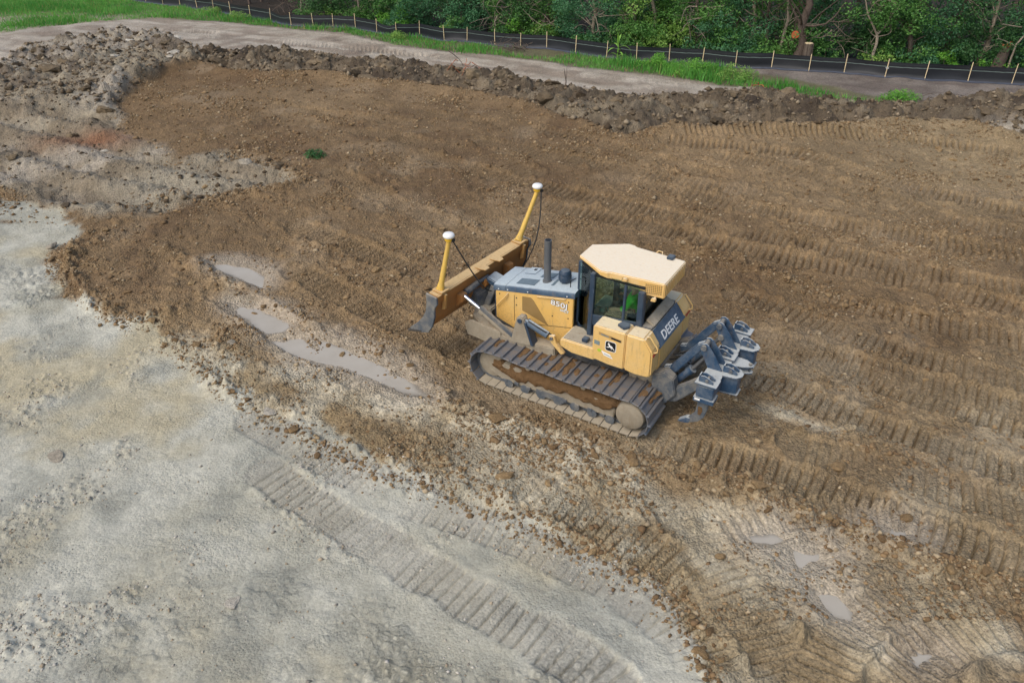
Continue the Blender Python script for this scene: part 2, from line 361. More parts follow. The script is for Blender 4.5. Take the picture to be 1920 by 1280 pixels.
    def col(*c): return np.tile(lin(*c), (n, 1))
    brown = mix(col(124, 103, 75), col(143, 121, 90), sstep(-.4, .5, t1 + .3 * t2))
    brown = mix(brown, col(102, 81, 58), sstep(0.0, .6, t2 * .8 - t1 * .5) * .7)
    brown = mix(brown, col(120, 96, 66), sstep(-9, -15, x) * sstep(24, 30, y) * .6)
    brown = mix(brown, col(156, 138, 106), sstep(6, 16, x) * sstep(17, 27, y) * .7)          # drier tan towards the far right
    brown = mix(brown, col(150, 130, 100), tone * .35 * sstep(-.3, .3, t2 + .3))
    brown = mix(brown, col(148, 130, 104), sstep(.25, .6, fbm(x, y, 2.0, 4, 33)) * .55)
    brown = mix(brown, col(150, 130, 100), (wr_m > .2) * is_ * .6)
    lowr = sstep(14.5, 10.5, y - .25 * (x - 3))                                               # thinner cover near the clay: greyer
    brown = mix(brown, col(152, 136, 107), lowr * .7 * sstep(-.5, .3, t2))
    strip = np.exp(np.minimum(sd_clay, 0) / 1.5) * sstep(17.5, 14.5, y)
    brown = mix(brown, mix(col(160, 147, 119), col(141, 124, 94), sstep(-.3, .4, t2 + .5 * t3)), strip * .85)
    brown = mix(brown, col(180, 174, 154), strip * sstep(.02, .25, fbm(x, y, 1.3, 4, 55)) * .9)
    for p in PALES:
        sp = poly_sd_box(x, y, p, 2) + wob * .4 + wob2 * .2
        brown = mix(brown, mix(col(188, 179, 156), col(168, 154, 126), sstep(-.2, .4, t2)), sstep(-.25, .3, sp) * (.5 + .3 * sstep(-.2, .3, t2) if p is PALE5 else .9))
    clay = mix(col(183, 181, 166), col(168, 165, 148), sstep(-.3, .4, t2))
    clay = mix(clay, col(177, 166, 136), sstep(-.05, .4, t1 + .45 * t2) * .8)
    clay = mix(clay, col(206, 205, 188), sstep(.1, .5, fbm(x, y, 1.6, 4, 34)) * m_pad * .75)
    clay = mix(clay, col(146, 146, 134), sstep(.05, .45, fbm(x, y, .9, 4, 35)) * .6)
    clay = mix(clay, col(164, 156, 142), press * .30)
    grey = mix(col(148, 138, 118), col(130, 118, 98), sstep(-.3, .4, t2))
    grey = mix(grey, col(166, 157, 143), sstep(0, .5, t1 - t2 * .6) * .6)
    grey = mix(grey, col(104, 94, 82), gm * sstep(-.1, .5, t2) * .7)
    grey = mix(grey, col(140, 98, 70), np.exp(-(((x + 15.5) / 2.0) ** 2 + ((y - 29.3) / .9) ** 2)) * .8)
    sp = poly_sd_box(x, y, PALERUT, 2) + wob * .5
    grey = mix(grey, col(160, 152, 133), sstep(-.4, .8, sp) * .6)
    grey = mix(grey, col(80, 68, 58), hole * .8)
    road = mix(col(178, 168, 152), col(158, 146, 130), sstep(-.3, .4, t2 + .3 * t1))
    ru, rv = x * .86 - y * .51, x * .51 + y * .86
    road = mix(road, col(190, 180, 164), sstep(.52, .75, noise(ru / 5.0, rv / .55, 38)) * .7)
    road = mix(road, col(140, 126, 110), sstep(.55, .8, noise(ru / 4.0, rv / .7, 39)) * .7)
    road = mix(road, col(128, 114, 100), sstep(.2, .6, fbm(x, y, 1.8, 4, 36)) * .7)
    berm = mix(col(112, 99, 80), col(82, 71, 57), i1)
    berm = mix(berm, col(130, 118, 98), sstep(.55, .8, i2) * .8)
    berm = mix(berm, col(62, 54, 46), sstep(.0, .45, t2 + .3 * t1) * .7)
    berm = mix(berm, col(172, 162, 144), np.exp(-(((x - 19.2) / 1.6) ** 2 + ((y - 30.6) / .9) ** 2)) * .9)
    berm = mix(berm, col(142, 130, 108), np.exp(-(((x - 3.4) / 2.4) ** 2 + ((y - 33.0) / 1.3) ** 2)) * .75)
    far = mix(col(136, 127, 118), col(116, 106, 98), sstep(-.3, .4, t2))
    far = mix(far, col(168, 156, 138), sstep(-20, -26, x))
    far = mix(far, col(140, 132, 124), sstep(.1, .5, fbm(x, y, 2.2, 4, 37)) * .6)
    sg_ = poly_sd_box(x, y, GRASS, 3)
    far = mix(far, col(104, 104, 68), sstep(-.2, .3, sg_ + .5 * wob) * .75 * (1 - .8 * sstep(-24, -28, x) * sstep(66, 60, y)))
    d_f, _, sd_f = seg_dist(x, y, STAKES)
    far = mix(far, col(52, 44, 34), ((sd_f > 0) * sstep(0, .6, d_f)).astype(float))
    c = brown * m_brown[:, None] + clay * m_clay[:, None] + grey * m_grey[:, None] + road * (m_road * (1 - m_berm))[:, None]
    tot = m_brown + m_clay + m_grey + m_road * (1 - m_berm)
    c = c + berm * m_berm[:, None] + far * m_far[:, None]; tot = tot + m_berm + m_far
    c = c / np.maximum(tot, 1e-3)[:, None]
    c = mix(c, col(172, 160, 141), sstep(-.75, .05, pud + .35 * wob) * .75)
    c = c * (1 + .10 * t3)[:, None]
    c = c * (1 + .25 * (cs > .08) * (is_ - .45) * (m_brown + .4 * m_clay * crumbs))[:, None]
    cls = np.zeros(n, np.int8)
    W = np.stack([m_far, m_brown, m_clay, m_berm * 1.01, m_road * (1 - m_berm), m_grey])
    cls = W.argmax(0)
    return h, np.clip(c, 0, 1), wet, cls, m_clay * m_pad, m_clay

# ---------------------------------------------------------------- ground mesh: one graded sheet, cut into kinds of ground
def half_w(y): return np.maximum(.643 * (.876 * y + 4.3) * 1.13 + .4, 5.0)
zc = lambda y: y * .876 + (CAM_H - .5) * .482
rows = [4.2]
while rows[-1] < 76:
    y0 = rows[-1]
    dist = math.hypot(y0, CAM_H - macro(0, y0)); sin_d = (CAM_H - macro(0, y0)) / dist
    rows.append(y0 + min(zc(y0) / 796 / sin_d * .88, .15 if y0 < 32 else .22 if y0 < 46 else .5))
rows = [-300, -120, -50, -20, -8, -2, 1, 2.6, 3.5] + rows + [79, 84, 92, 105, 130, 180, 260, 400]
NC = 930
us = np.linspace(-1, 1, NC)
us = np.concatenate([[-14, -7, -4, -2.4, -1.6, -1.2, -1.06], us, [1.06, 1.2, 1.6, 2.4, 4, 7, 14]])
RY = np.array(rows)
GX = us[None, :] * half_w(RY)[:, None]
GY = np.repeat(RY[:, None], len(us), 1)
jit = (np.random.default_rng(3).random(GX.shape) - .5)
GX = GX + jit * .2 * np.gradient(GX, axis=1).clip(0, .08)
gx, gy = GX.ravel(), GY.ravel()
gh, gc, gwet, gcls, gpad, gclay = terrain(gx, gy)
def new_mat(name):
    m = bpy.data.materials.new(name); m.use_nodes = True
    nt = m.node_tree; nt.nodes.clear()
    out = nt.nodes.new('ShaderNodeOutputMaterial'); b = nt.nodes.new('ShaderNodeBsdfPrincipled')
    nt.links.new(b.outputs[0], out.inputs[0])
    return m, nt, b
def node(nt, kind, **kw):
    n = nt.nodes.new(kind)
    for k, v in kw.items():
        if k in n.inputs: n.inputs[k].default_value = v
        else: setattr(n, k, v)
    return n
def soil_material():
    m, nt, b = new_mat('soil'); L = nt.links.new
    tc = node(nt, 'ShaderNodeTexCoord')
    at = node(nt, 'ShaderNodeAttribute', attribute_name='soil')
    aw = node(nt, 'ShaderNodeAttribute', attribute_name='wet')
    ap = node(nt, 'ShaderNodeAttribute', attribute_name='pad')
    n1 = node(nt, 'ShaderNodeTexNoise', Scale=9.0, Detail=8.0, Roughness=.68)
    n2 = node(nt, 'ShaderNodeTexNoise', Scale=38.0, Detail=6.0, Roughness=.75)
    v1 = node(nt, 'ShaderNodeTexVoronoi', Scale=22.0, Randomness=1.0)
    v2 = node(nt, 'ShaderNodeTexVoronoi', Scale=7.5, feature='DISTANCE_TO_EDGE')
    for n in (n1, n2, v1, v2): L(tc.outputs['Object'], n.inputs['Vector'])
    r1 = node(nt, 'ShaderNodeMapRange'); r1.inputs[1].default_value = .3; r1.inputs[2].default_value = .7; r1.inputs[3].default_value = .78; r1.inputs[4].default_value = 1.24
    L(n1.outputs[0], r1.inputs[0])
    r2 = node(nt, 'ShaderNodeMapRange'); r2.inputs[1].default_value = .3; r2.inputs[2].default_value = .72; r2.inputs[3].default_value = .66; r2.inputs[4].default_value = 1.34
    L(n2.outputs[0], r2.inputs[0])
    mu = node(nt, 'ShaderNodeMath', operation='MULTIPLY'); L(r1.outputs[0], mu.inputs[0]); L(r2.outputs[0], mu.inputs[1])
    sx = node(nt, 'ShaderNodeSeparateColor'); L(v1.outputs['Color'], sx.inputs[0])
    r3 = node(nt, 'ShaderNodeMapRange'); r3.inputs[3].default_value = .84; r3.inputs[4].default_value = 1.2; L(sx.outputs[0], r3.inputs[0])
    mu0 = mu; mu = node(nt, 'ShaderNodeMath', operation='MULTIPLY'); L(mu0.outputs[0], mu.inputs[0]); L(r3.outputs[0], mu.inputs[1])
    acl = node(nt, 'ShaderNodeAttribute', attribute_name='clay'); cf = node(nt, 'ShaderNodeMath', operation='MULTIPLY'); cf.inputs[1].default_value = .5; L(acl.outputs['Fac'], cf.inputs[0])
    mf = node(nt, 'ShaderNodeMix', data_type='FLOAT'); mf.inputs[3].default_value = 1.0; L(cf.outputs[0], mf.inputs[0]); L(mu.outputs[0], mf.inputs[2]); mu = mf
    vm = node(nt, 'ShaderNodeVectorMath', operation='SCALE'); L(at.outputs['Color'], vm.inputs[0]); L(mu.outputs[0], vm.inputs['Scale'])
    L(vm.outputs[0], b.inputs['Base Color'])
    rr = node(nt, 'ShaderNodeMapRange'); rr.inputs[3].default_value = .92; rr.inputs[4].default_value = .42
    L(aw.outputs['Fac'], rr.inputs[0]); L(rr.outputs[0], b.inputs['Roughness'])
    b.inputs['Specular IOR Level'].default_value = .25
    # fine relief
    s1 = node(nt, 'ShaderNodeMath', operation='MULTIPLY'); s1.inputs[1].default_value = .055; L(n1.outputs[0], s1.inputs[0])
    s2 = node(nt, 'ShaderNodeMath', operation='MULTIPLY_ADD'); s2.inputs[1].default_value = .022; L(n2.outputs[0], s2.inputs[0]); L(s1.outputs[0], s2.inputs[2])
    s3 = node(nt, 'ShaderNodeMath', operation='MULTIPLY_ADD'); s3.inputs[1].default_value = -.045
    ac0 = node(nt, 'ShaderNodeAttribute', attribute_name='clay'); k0 = node(nt, 'ShaderNodeMapRange'); k0.inputs[3].default_value = 1.0; k0.inputs[4].default_value = .5; L(ac0.outputs['Fac'], k0.inputs[0])
    k1 = node(nt, 'ShaderNodeMath', operation='MULTIPLY'); L(k0.outputs[0], k1.inputs[0]); L(v1.outputs['Distance'], k1.inputs[1]); L(k1.outputs[0], s3.inputs[0]); L(s2.outputs[0], s3.inputs[2])
    ac = node(nt, 'ShaderNodeAttribute', attribute_name='clay'); rs = node(nt, 'ShaderNodeMapRange'); rs.inputs[3].default_value = .95; rs.inputs[4].default_value = .62; L(ac.outputs['Fac'], rs.inputs[0])
    n3 = node(nt, 'ShaderNodeTexNoise', Scale=1.1, Detail=5.0, Roughness=.6); L(tc.outputs['Object'], n3.inputs['Vector'])
    r4 = node(nt, 'ShaderNodeMapRange'); r4.inputs[1].default_value = .36; r4.inputs[2].default_value = .64; r4.inputs[3].default_value = .45; r4.inputs[4].default_value = 1.35; L(n3.outputs[0], r4.inputs[0])
    ms = node(nt, 'ShaderNodeMath', operation='MULTIPLY', use_clamp=True); L(rs.outputs[0], ms.inputs[0]); L(r4.outputs[0], ms.inputs[1])
    wv = node(nt, 'ShaderNodeVectorMath', operation='MULTIPLY_ADD'); wv.inputs[1].default_value = (.10, .10, .0); L(n2.outputs['Color'], wv.inputs[0]); L(tc.outputs['Object'], wv.inputs[2]); L(wv.outputs[0], v2.inputs['Vector'])
    pe = node(nt, 'ShaderNodeMapRange', interpolation_type='SMOOTHSTEP'); pe.inputs[1].default_value = 0; pe.inputs[2].default_value = .22; pe.inputs[3].default_value = 0; pe.inputs[4].default_value = .085; L(v2.outputs['Distance'], pe.inputs[0])
    pm = node(nt, 'ShaderNodeMath', operation='MULTIPLY_ADD'); L(pe.outputs[0], pm.inputs[0]); L(ap.outputs['Fac'], pm.inputs[1]); L(s3.outputs[0], pm.inputs[2])
    s3 = pm
    bp = node(nt, 'ShaderNodeBump', Strength=.9, Distance=1.0); L(ms.outputs[0], bp.inputs['Strength']); L(s3.outputs[0], bp.inputs['Height']); L(bp.outputs[0], b.inputs['Normal'])
    return m
SOIL = soil_material()
def grid_objects():
    nr, ncx = GX.shape
    idx = np.arange(nr * ncx).reshape(nr, ncx)
    quads = np.stack([idx[:-1, :-1], idx[:-1, 1:], idx[1:, 1:], idx[1:, :-1]], -1).reshape(-1, 4)
    fc = gcls[quads]
    fcls = np.where((fc[:, 1] == fc[:, 2]) | (fc[:, 1] == fc[:, 3]), fc[:, 1], fc[:, 0])
    names = {0: 'ground', 1: 'graded_soil', 2: 'clay_ground', 3: 'soil_berm', 4: 'dirt_road', 5: 'dug_ground'}
    labels = {0: ('dark mulch and leaf litter along the silt fence and under the woods', 'ground'),
              1: ('broad brown graded soil printed with crawler tracks round the bulldozer', 'soil'),
              2: ('pale grey compacted clay filling the lower left', 'clay'),
              3: ('lumpy dark spoil berm running between brown slope and dirt road', 'berm'),
              4: ('tan dirt road between the spoil berm and the grass verge', 'road'),
              5: ('grey-brown dug-over ground with ruts and rubble at the left', 'ground')}
    co = np.stack([gx, gy, gh], -1).astype(np.float32)
    for k, nm in names.items():
        q = quads[fcls == k]
        if not len(q): continue
        used, inv = np.unique(q, return_inverse=True)
        me = bpy.data.meshes.new(nm)
        me.vertices.add(len(used)); me.vertices.foreach_set('co', co[used].ravel())
        me.loops.add(q.size); me.loops.foreach_set('vertex_index', inv.ravel().astype(np.int32))
        me.polygons.add(len(q)); me.polygons.foreach_set('loop_start', np.arange(0, q.size, 4, dtype=np.int32))
        a = me.attributes.new('soil', 'FLOAT_COLOR', 'POINT')
        a.data.foreach_set('color', np.concatenate([gc[used], np.ones((len(used), 1))], 1).astype(np.float32).ravel())
        a = me.attributes.new('wet', 'FLOAT', 'POINT'); a.data.foreach_set('value', gwet[used].astype(np.float32))
        a = me.attributes.new('pad', 'FLOAT', 'POINT'); a.data.foreach_set('value', gpad[used].astype(np.float32))
        a = me.attributes.new('clay', 'FLOAT', 'POINT'); a.data.foreach_set('value', gclay[used].astype(np.float32))
        me.update(calc_edges=True)
        me.polygons.foreach_set('use_smooth', np.ones(len(me.polygons), bool))
        me.materials.append(SOIL)
        o = bpy.data.objects.new(nm, me); C.objects.link(o)
        o['kind'] = 'structure'; o['label'], o['category'] = labels[k]
grid_objects()
# quick height look-up for things that stand on the ground
def ground_z(x, y):
    xa = np.atleast_1d(np.asarray(x, float)); ya = np.atleast_1d(np.asarray(y, float))
    fi = np.clip(np.interp(ya, RY, np.arange(len(RY))), 0, len(RY) - 1.001); i0 = fi.astype(int); ty = fi - i0
    u = xa / half_w(ya)
    fj = np.clip(np.interp(u, us, np.arange(len(us))), 0, len(us) - 1.001); j0 = fj.astype(int); tx = fj - j0
    Hh = gh.reshape(GX.shape)
    z = (Hh[i0, j0] * (1 - tx) + Hh[i0, j0 + 1] * tx) * (1 - ty) + (Hh[i0 + 1, j0] * (1 - tx) + Hh[i0 + 1, j0 + 1] * tx) * ty
    return z if np.ndim(x) else float(z[0])
# ---------------------------------------------------------------- materials for built things
def coat(name, base, dust=(178, 165, 142), up=.7, patch=.25, rough=.5, metal=0.0, scale=3.0, bump=.0, streak=0.0, spec=.4, spat=0.0):
    """painted or bare surface with settled dust on faces that look up and patchy dirt"""
    m, nt, b = new_mat(name); L = nt.links.new
    tc = node(nt, 'ShaderNodeTexCoord'); ge = node(nt, 'ShaderNodeNewGeometry')
    n1 = node(nt, 'ShaderNodeTexNoise', Scale=scale, Detail=8.0, Roughness=.7); L(tc.outputs['Object'], n1.inputs['Vector'])
    n2 = node(nt, 'ShaderNodeTexNoise', Scale=scale * 9, Detail=5.0, Roughness=.7); L(tc.outputs['Object'], n2.inputs['Vector'])
    sp = node(nt, 'ShaderNodeSeparateXYZ'); L(ge.outputs['Normal'], sp.inputs[0])
    r = node(nt, 'ShaderNodeMapRange', interpolation_type='SMOOTHSTEP'); r.inputs[1].default_value = .55; r.inputs[2].default_value = .97
    r.inputs[3].default_value = 0; r.inputs[4].default_value = up; L(sp.outputs['Z'], r.inputs[0])
    p = node(nt, 'ShaderNodeMapRange'); p.inputs[1].default_value = .42; p.inputs[2].default_value = .75; p.inputs[3].default_value = 0; p.inputs[4].default_value = patch
    L(n1.outputs[0], p.inputs[0])
    q = node(nt, 'ShaderNodeMapRange'); q.inputs[1].default_value = .3; q.inputs[2].default_value = .7; q.inputs[3].default_value = .8; q.inputs[4].default_value = 1.1
    L(n2.outputs[0], q.inputs[0])
    add = node(nt, 'ShaderNodeMath', operation='ADD', use_clamp=True); L(r.outputs[0], add.inputs[0]); L(p.outputs[0], add.inputs[1])
    mul = node(nt, 'ShaderNodeMath', operation='MULTIPLY', use_clamp=True); L(add.outputs[0], mul.inputs[0]); L(q.outputs[0], mul.inputs[1])
    mx = node(nt, 'ShaderNodeMix', data_type='RGBA')
    mx.inputs[6].default_value = (*lin(*base), 1); mx.inputs[7].default_value = (*lin(*dust), 1)
    L(mul.outputs[0], mx.inputs[0])
    mpn = node(nt, 'ShaderNodeMapping'); mpn.inputs['Scale'].default_value = (7, 7, 1.3); L(tc.outputs['Object'], mpn.inputs['Vector'])
    n4 = node(nt, 'ShaderNodeTexNoise', Scale=1.6, Detail=9.0, Roughness=.75); L(mpn.outputs[0], n4.inputs['Vector'])
    st = node(nt, 'ShaderNodeMapRange'); st.inputs[1].default_value = .54; st.inputs[2].default_value = .70; st.inputs[3].default_value = 0; st.inputs[4].default_value = streak; L(n4.outputs[0], st.inputs[0])
    mx2 = node(nt, 'ShaderNodeMix', data_type='RGBA'); mx2.inputs[7].default_value = (*lin(140, 118, 88), 1); L(st.outputs[0], mx2.inputs[0]); L(mx.outputs[2], mx2.inputs[6])
    fin = mx2
    if spat:
        n5 = node(nt, 'ShaderNodeTexNoise', Scale=26.0, Detail=8.0, Roughness=.78); L(tc.outputs['Object'], n5.inputs['Vector'])
        so = node(nt, 'ShaderNodeSeparateXYZ'); L(tc.outputs['Object'], so.inputs[0])
        hr = node(nt, 'ShaderNodeMapRange'); hr.inputs[1].default_value = 1.0; hr.inputs[2].default_value = 2.1; hr.inputs[3].default_value = spat; hr.inputs[4].default_value = -.02; L(so.outputs['Z'], hr.inputs[0])
        sm = node(nt, 'ShaderNodeMath', operation='ADD'); L(n5.outputs[0], sm.inputs[0]); L(hr.outputs[0], sm.inputs[1])
        s5 = node(nt, 'ShaderNodeMapRange'); s5.inputs[1].default_value = .60; s5.inputs[2].default_value = .78; s5.inputs[4].default_value = .5; L(sm.outputs[0], s5.inputs[0])
        fin = node(nt, 'ShaderNodeMix', data_type='RGBA'); fin.inputs[7].default_value = (*lin(146, 120, 86), 1); L(s5.outputs[0], fin.inputs[0]); L(mx2.outputs[2], fin.inputs[6])
    L(fin.outputs[2], b.inputs['Base Color'])
    rr = node(nt, 'ShaderNodeMapRange'); rr.inputs[3].default_value = rough; rr.inputs[4].default_value = .9; L(mul.outputs[0], rr.inputs[0]); L(rr.outputs[0], b.inputs['Roughness'])
    b.inputs['Metallic'].default_value = metal; b.inputs['Specular IOR Level'].default_value = spec
    if bump:
        bp = node(nt, 'ShaderNodeBump', Strength=.8, Distance=bump); L(n2.outputs[0], bp.inputs['Height']); L(bp.outputs[0], b.inputs['Normal'])
    return m
def plain(name, base, rough=.6, metal=0.0, var=.15, scale=12.0):
    m, nt, b = new_mat(name); L = nt.links.new
    tc = node(nt, 'ShaderNodeTexCoord'); n1 = node(nt, 'ShaderNodeTexNoise', Scale=scale, Detail=6.0, Roughness=.65); L(tc.outputs['Object'], n1.inputs['Vector'])
    q = node(nt, 'ShaderNodeMapRange'); q.inputs[1].default_value = .3; q.inputs[2].default_value = .7; q.inputs[3].default_value = 1 - var; q.inputs[4].default_value = 1 + var
    L(n1.outputs[0], q.inputs[0])
    vm = node(nt, 'ShaderNodeVectorMath', operation='SCALE'); vm.inputs[0].default_value = lin(*base); L(q.outputs[0], vm.inputs['Scale'])
    L(vm.outputs[0], b.inputs['Base Color'])
    b.inputs['Roughness'].default_value = rough; b.inputs['Metallic'].default_value = metal
    return m
def glass_mat():
    m = bpy.data.materials.new('tinted_glass'); m.use_nodes = True; nt = m.node_tree; nt.nodes.clear(); L = nt.links.new
    out = node(nt, 'ShaderNodeOutputMaterial'); tr = node(nt, 'ShaderNodeBsdfTransparent'); gl = node(nt, 'ShaderNodeBsdfGlossy', Roughness=.04)
    tr.inputs[0].default_value = (.78, .90, .85, 1); fr = node(nt, 'ShaderNodeFresnel', IOR=1.5); mx = node(nt, 'ShaderNodeMixShader')
    gl.inputs[0].default_value = (.9, .95, .95, 1)
    L(fr.outputs[0], mx.inputs[0]); L(tr.outputs[0], mx.inputs[1]); L(gl.outputs[0], mx.inputs[2]); L(mx.outputs[0], out.inputs[0])
    return m
M = dict(
    yellow=coat('yellow_paint', (227, 188, 116), (226, 210, 176), .92, .36, .42, scale=2.2, streak=0.5, spat=0.14),
    roofpaint=coat('dusty_skylit_roof_paint', (228, 186, 112), (236, 224, 200), .98, .35, .5, scale=2.2, streak=0.16),  # cream upward faces: dust and bright sky light both put into the colour
    panel=coat('side_panel_paint', (227, 184, 104), (222, 200, 152), .9, .42, .42, scale=1.4, streak=0.45, spat=0.14),
    grille=coat('dusty_grille', (150, 122, 74), (170, 146, 100), .4, .3, .7, bump=.01),
    hood=coat('dark_hood_paint', (52, 76, 100), (178, 190, 194), .95, .30, .45, scale=2.5, streak=0.3),
    hoodvent=coat('hood_vent_mesh', (60, 78, 92), (112, 128, 136), .75, .3, .8, bump=.004),
    frame=coat('dark_frame_paint', (46, 64, 84), (120, 128, 132), .5, .22, .42, scale=4, streak=0.35),
    rip=coat('ripper_paint', (44, 72, 100), (186, 190, 186), .92, .30, .42, scale=4, streak=0.45, spat=0.04),
    shoe=coat('track_steel', (108, 116, 126), (158, 138, 110), .16, .5, .36, .3, scale=5, bump=.004, streak=0.7, spat=0.06),
    shoe_dusty=coat('dusty_track_steel', (140, 132, 116), (176, 164, 142), .75, .6, .8, .0, scale=5, bump=.006),
    grime=coat('dust_caked_steel', (150, 140, 122), (184, 174, 154), .5, .65, .85, scale=5, bump=.02, streak=0.6),
    grime2=coat('dust_streaked_steel', (84, 92, 100), (164, 156, 140), .6, .75, .8, scale=4, bump=.015),
    blade=coat('worn_blade_paint', (182, 136, 74), (206, 178, 130), .85, .55, .65, scale=3, bump=.006, streak=0.7),
    bladeback=coat('rusty_blade_back', (168, 114, 58), (142, 112, 76), .5, .8, .7, scale=3, bump=.006, streak=0.7, spat=0.2),
    mast=coat('mast_paint', (216, 178, 84), (190, 164, 110), .3, .5, .6, scale=6, streak=0.5),
    edge=coat('cutting_edge_steel', (66, 66, 66), (120, 108, 92), .3, .4, .5, .3, scale=6, bump=.01),
    mud=coat('caked_mud', (118, 92, 64), (138, 112, 82), .5, .5, .95, scale=6, bump=.05, spec=.1),
    black=plain('black_rubber', (26, 28, 30), .6), dark=plain('dark_interior', (34, 38, 42), .7),
    pipe=coat('exhaust_steel', (108, 112, 116), (150, 146, 138), .3, .35, .45, .4, scale=5),
    chrome=plain('chrome_rod', (225, 228, 232), .12, 1.0, .03),
    white=plain('white_plastic', (238, 238, 234), .35, 0, .03), yplast=plain('yellow_plastic', (232, 186, 50), .4, 0, .06),
    red=plain('red_reflector', (170, 34, 30), .3), lettering=plain('white_lettering', (240, 240, 236), .5, 0, .02),
    decal_black=plain('black_decal', (24, 28, 34), .4), decal_tan=plain('faded_decal', (176, 144, 92), .6), decal_grey=plain('grey_decal', (120, 136, 138), .6),
    lime=plain('lime_decal', (170, 196, 60), .6), hose=plain('rubber_hose', (40, 42, 44), .5), glass=glass_mat(),
    seat=plain('seat_fabric', (44, 46, 48), .9), trim=coat('cab_trim', (70, 104, 108), (140, 150, 148), .4, .2, .6),
)
# ---------------------------------------------------------------- mesh builder
class MB:
    def __init__(s): s.v = []; s.f = []
    def add(s, v, f):
        o = len(s.v); s.v += [tuple(p) for p in v]; s.f += [tuple(i + o for i in q) for q in f]; return s
    def box(s, x0, x1, y0, y1, z0, z1):
        return s.add([(x0, y0, z0), (x1, y0, z0), (x1, y1, z0), (x0, y1, z0), (x0, y0, z1), (x1, y0, z1), (x1, y1, z1), (x0, y1, z1)],
                     [(3, 2, 1, 0), (4, 5, 6, 7), (0, 1, 5, 4), (1, 2, 6, 5), (2, 3, 7, 6), (3, 0, 4, 7)])
    def prism(s, pts, ax, a, b):
        """outline in the plane across axis ax ('y': x,z / 'z': x,y / 'x': y,z), from a to b; b may be a function of the outline point"""
        def put(p, t):
            return {'y': (p[0], t, p[1]), 'z': (p[0], p[1], t), 'x': (t, p[0], p[1])}[ax]
        n = len(pts)
        fa = a if callable(a) else (lambda p: a); fb = b if callable(b) else (lambda p: b)
        v = [put(p, fa(p)) for p in pts] + [put(p, fb(p)) for p in pts]
        f = [tuple(range(n - 1, -1, -1)), tuple(range(n, 2 * n))] + [(i, (i + 1) % n, n + (i + 1) % n, n + i) for i in range(n)]
        return s.add(v, f)
    def tube(s, pts, r, n=10, cap=True):
        pts = [Vector(p) for p in pts]; rs = r if isinstance(r, (list, tuple)) else [r] * len(pts)
        v = []; up = None
        for i, p in enumerate(pts):
            t = (pts[min(i + 1, len(pts) - 1)] - pts[max(i - 1, 0)]).normalized()
            if up is None: up = t.orthogonal().normalized()
            up = (up - t * up.dot(t)).normalized(); w = t.cross(up)
            v += [p + (up * math.cos(6.28318 * k / n) + w * math.sin(6.28318 * k / n)) * rs[i] for k in range(n)]
        f = []
        for i in range(len(pts) - 1):
            f += [(i * n + k, i * n + (k + 1) % n, (i + 1) * n + (k + 1) % n, (i + 1) * n + k) for k in range(n)]
        if cap: f += [tuple(range(n - 1, -1, -1)), tuple(range((len(pts) - 1) * n, len(pts) * n))]
        return s.add(v, f)
    def beam(s, pts, w, h, side=(0, 1, 0)):
        """box-section member along a line, w across 'side', h in the other direction; w/h numbers or per-point lists"""
        pts = [Vector(p) for p in pts]; sd = Vector(side).normalized(); v = []
        W = w if isinstance(w, (list, tuple)) else [w] * len(pts); Hh = h if isinstance(h, (list, tuple)) else [h] * len(pts)
        for i, p in enumerate(pts):
            t = (pts[min(i + 1, len(pts) - 1)] - pts[max(i - 1, 0)]).normalized()
            a = (sd - t * sd.dot(t)).normalized(); b = t.cross(a)
            v += [p + a * W[i] / 2 * i1 + b * Hh[i] / 2 * i2 for i1, i2 in ((-1, -1), (1, -1), (1, 1), (-1, 1))]
        f = [(3, 2, 1, 0), tuple(range(len(v) - 4, len(v)))]
        for i in range(len(pts) - 1):
            f += [(i * 4 + k, i * 4 + (k + 1) % 4, i * 4 + 4 + (k + 1) % 4, i * 4 + 4 + k) for k in range(4)]
        return s.add(v, f)
    def lathe(s, c, prof, n=20, ax='z'):
        v = []
        for r, t in prof:
            for k in range(n):
                a = 6.28318 * k / n
                q = (r * math.cos(a), r * math.sin(a), t)
                if ax == 'y': q = (q[0], t, q[1])
                v.append((c[0] + q[0], c[1] + q[1], c[2] + q[2]))
        f = [(i * n + k, i * n + (k + 1) % n, (i + 1) * n + (k + 1) % n, (i + 1) * n + k) for i in range(len(prof) - 1) for k in range(n)]
        f += [tuple(range(n - 1, -1, -1)), tuple(range((len(prof) - 1) * n, len(prof) * n))]
        return s.add(v, f)
    def loft(s, rings, closed=True):
        n = len(rings[0]); v = [p for r in rings for p in r]
        f = [(i * n + k, i * n + (k + 1) % n, (i + 1) * n + (k + 1) % n, (i + 1) * n + k) for i in range(len(rings) - 1) for k in range(n if closed else n - 1)]
        if closed: f += [tuple(range(n - 1, -1, -1)), tuple(range((len(rings) - 1) * n, len(rings) * n))]
        return s.add(v, f)
    def xform(s, Mx): s.v = [tuple(Mx @ Vector(p)) for p in s.v]; return s
    def mesh(s, name, mat, bevel=0.0, smooth=None, seg=2):
        me = bpy.data.meshes.new(name); me.from_pydata(s.v, [], s.f)
        bm = bmesh.new(); bm.from_mesh(me); bmesh.ops.recalc_face_normals(bm, faces=bm.faces)
        if bevel:
            es = [e for e in bm.edges if len(e.link_faces) == 2 and e.calc_face_angle(0) > .5]
            bmesh.ops.bevel(bm, geom=es, offset=bevel, segments=seg, affect='EDGES', clamp_overlap=True)
        bm.to_mesh(me); bm.free()
        if smooth is not None:
            me.polygons.foreach_set('use_smooth', np.ones(len(me.polygons), bool))
            me.set_sharp_from_angle(angle=math.radians(smooth))
        me.materials.append(M[mat] if isinstance(mat, str) else mat)
        return me
    def build(s, name, mat, parent=None, **kw): return link(name, s.mesh(name, mat, **kw), parent)
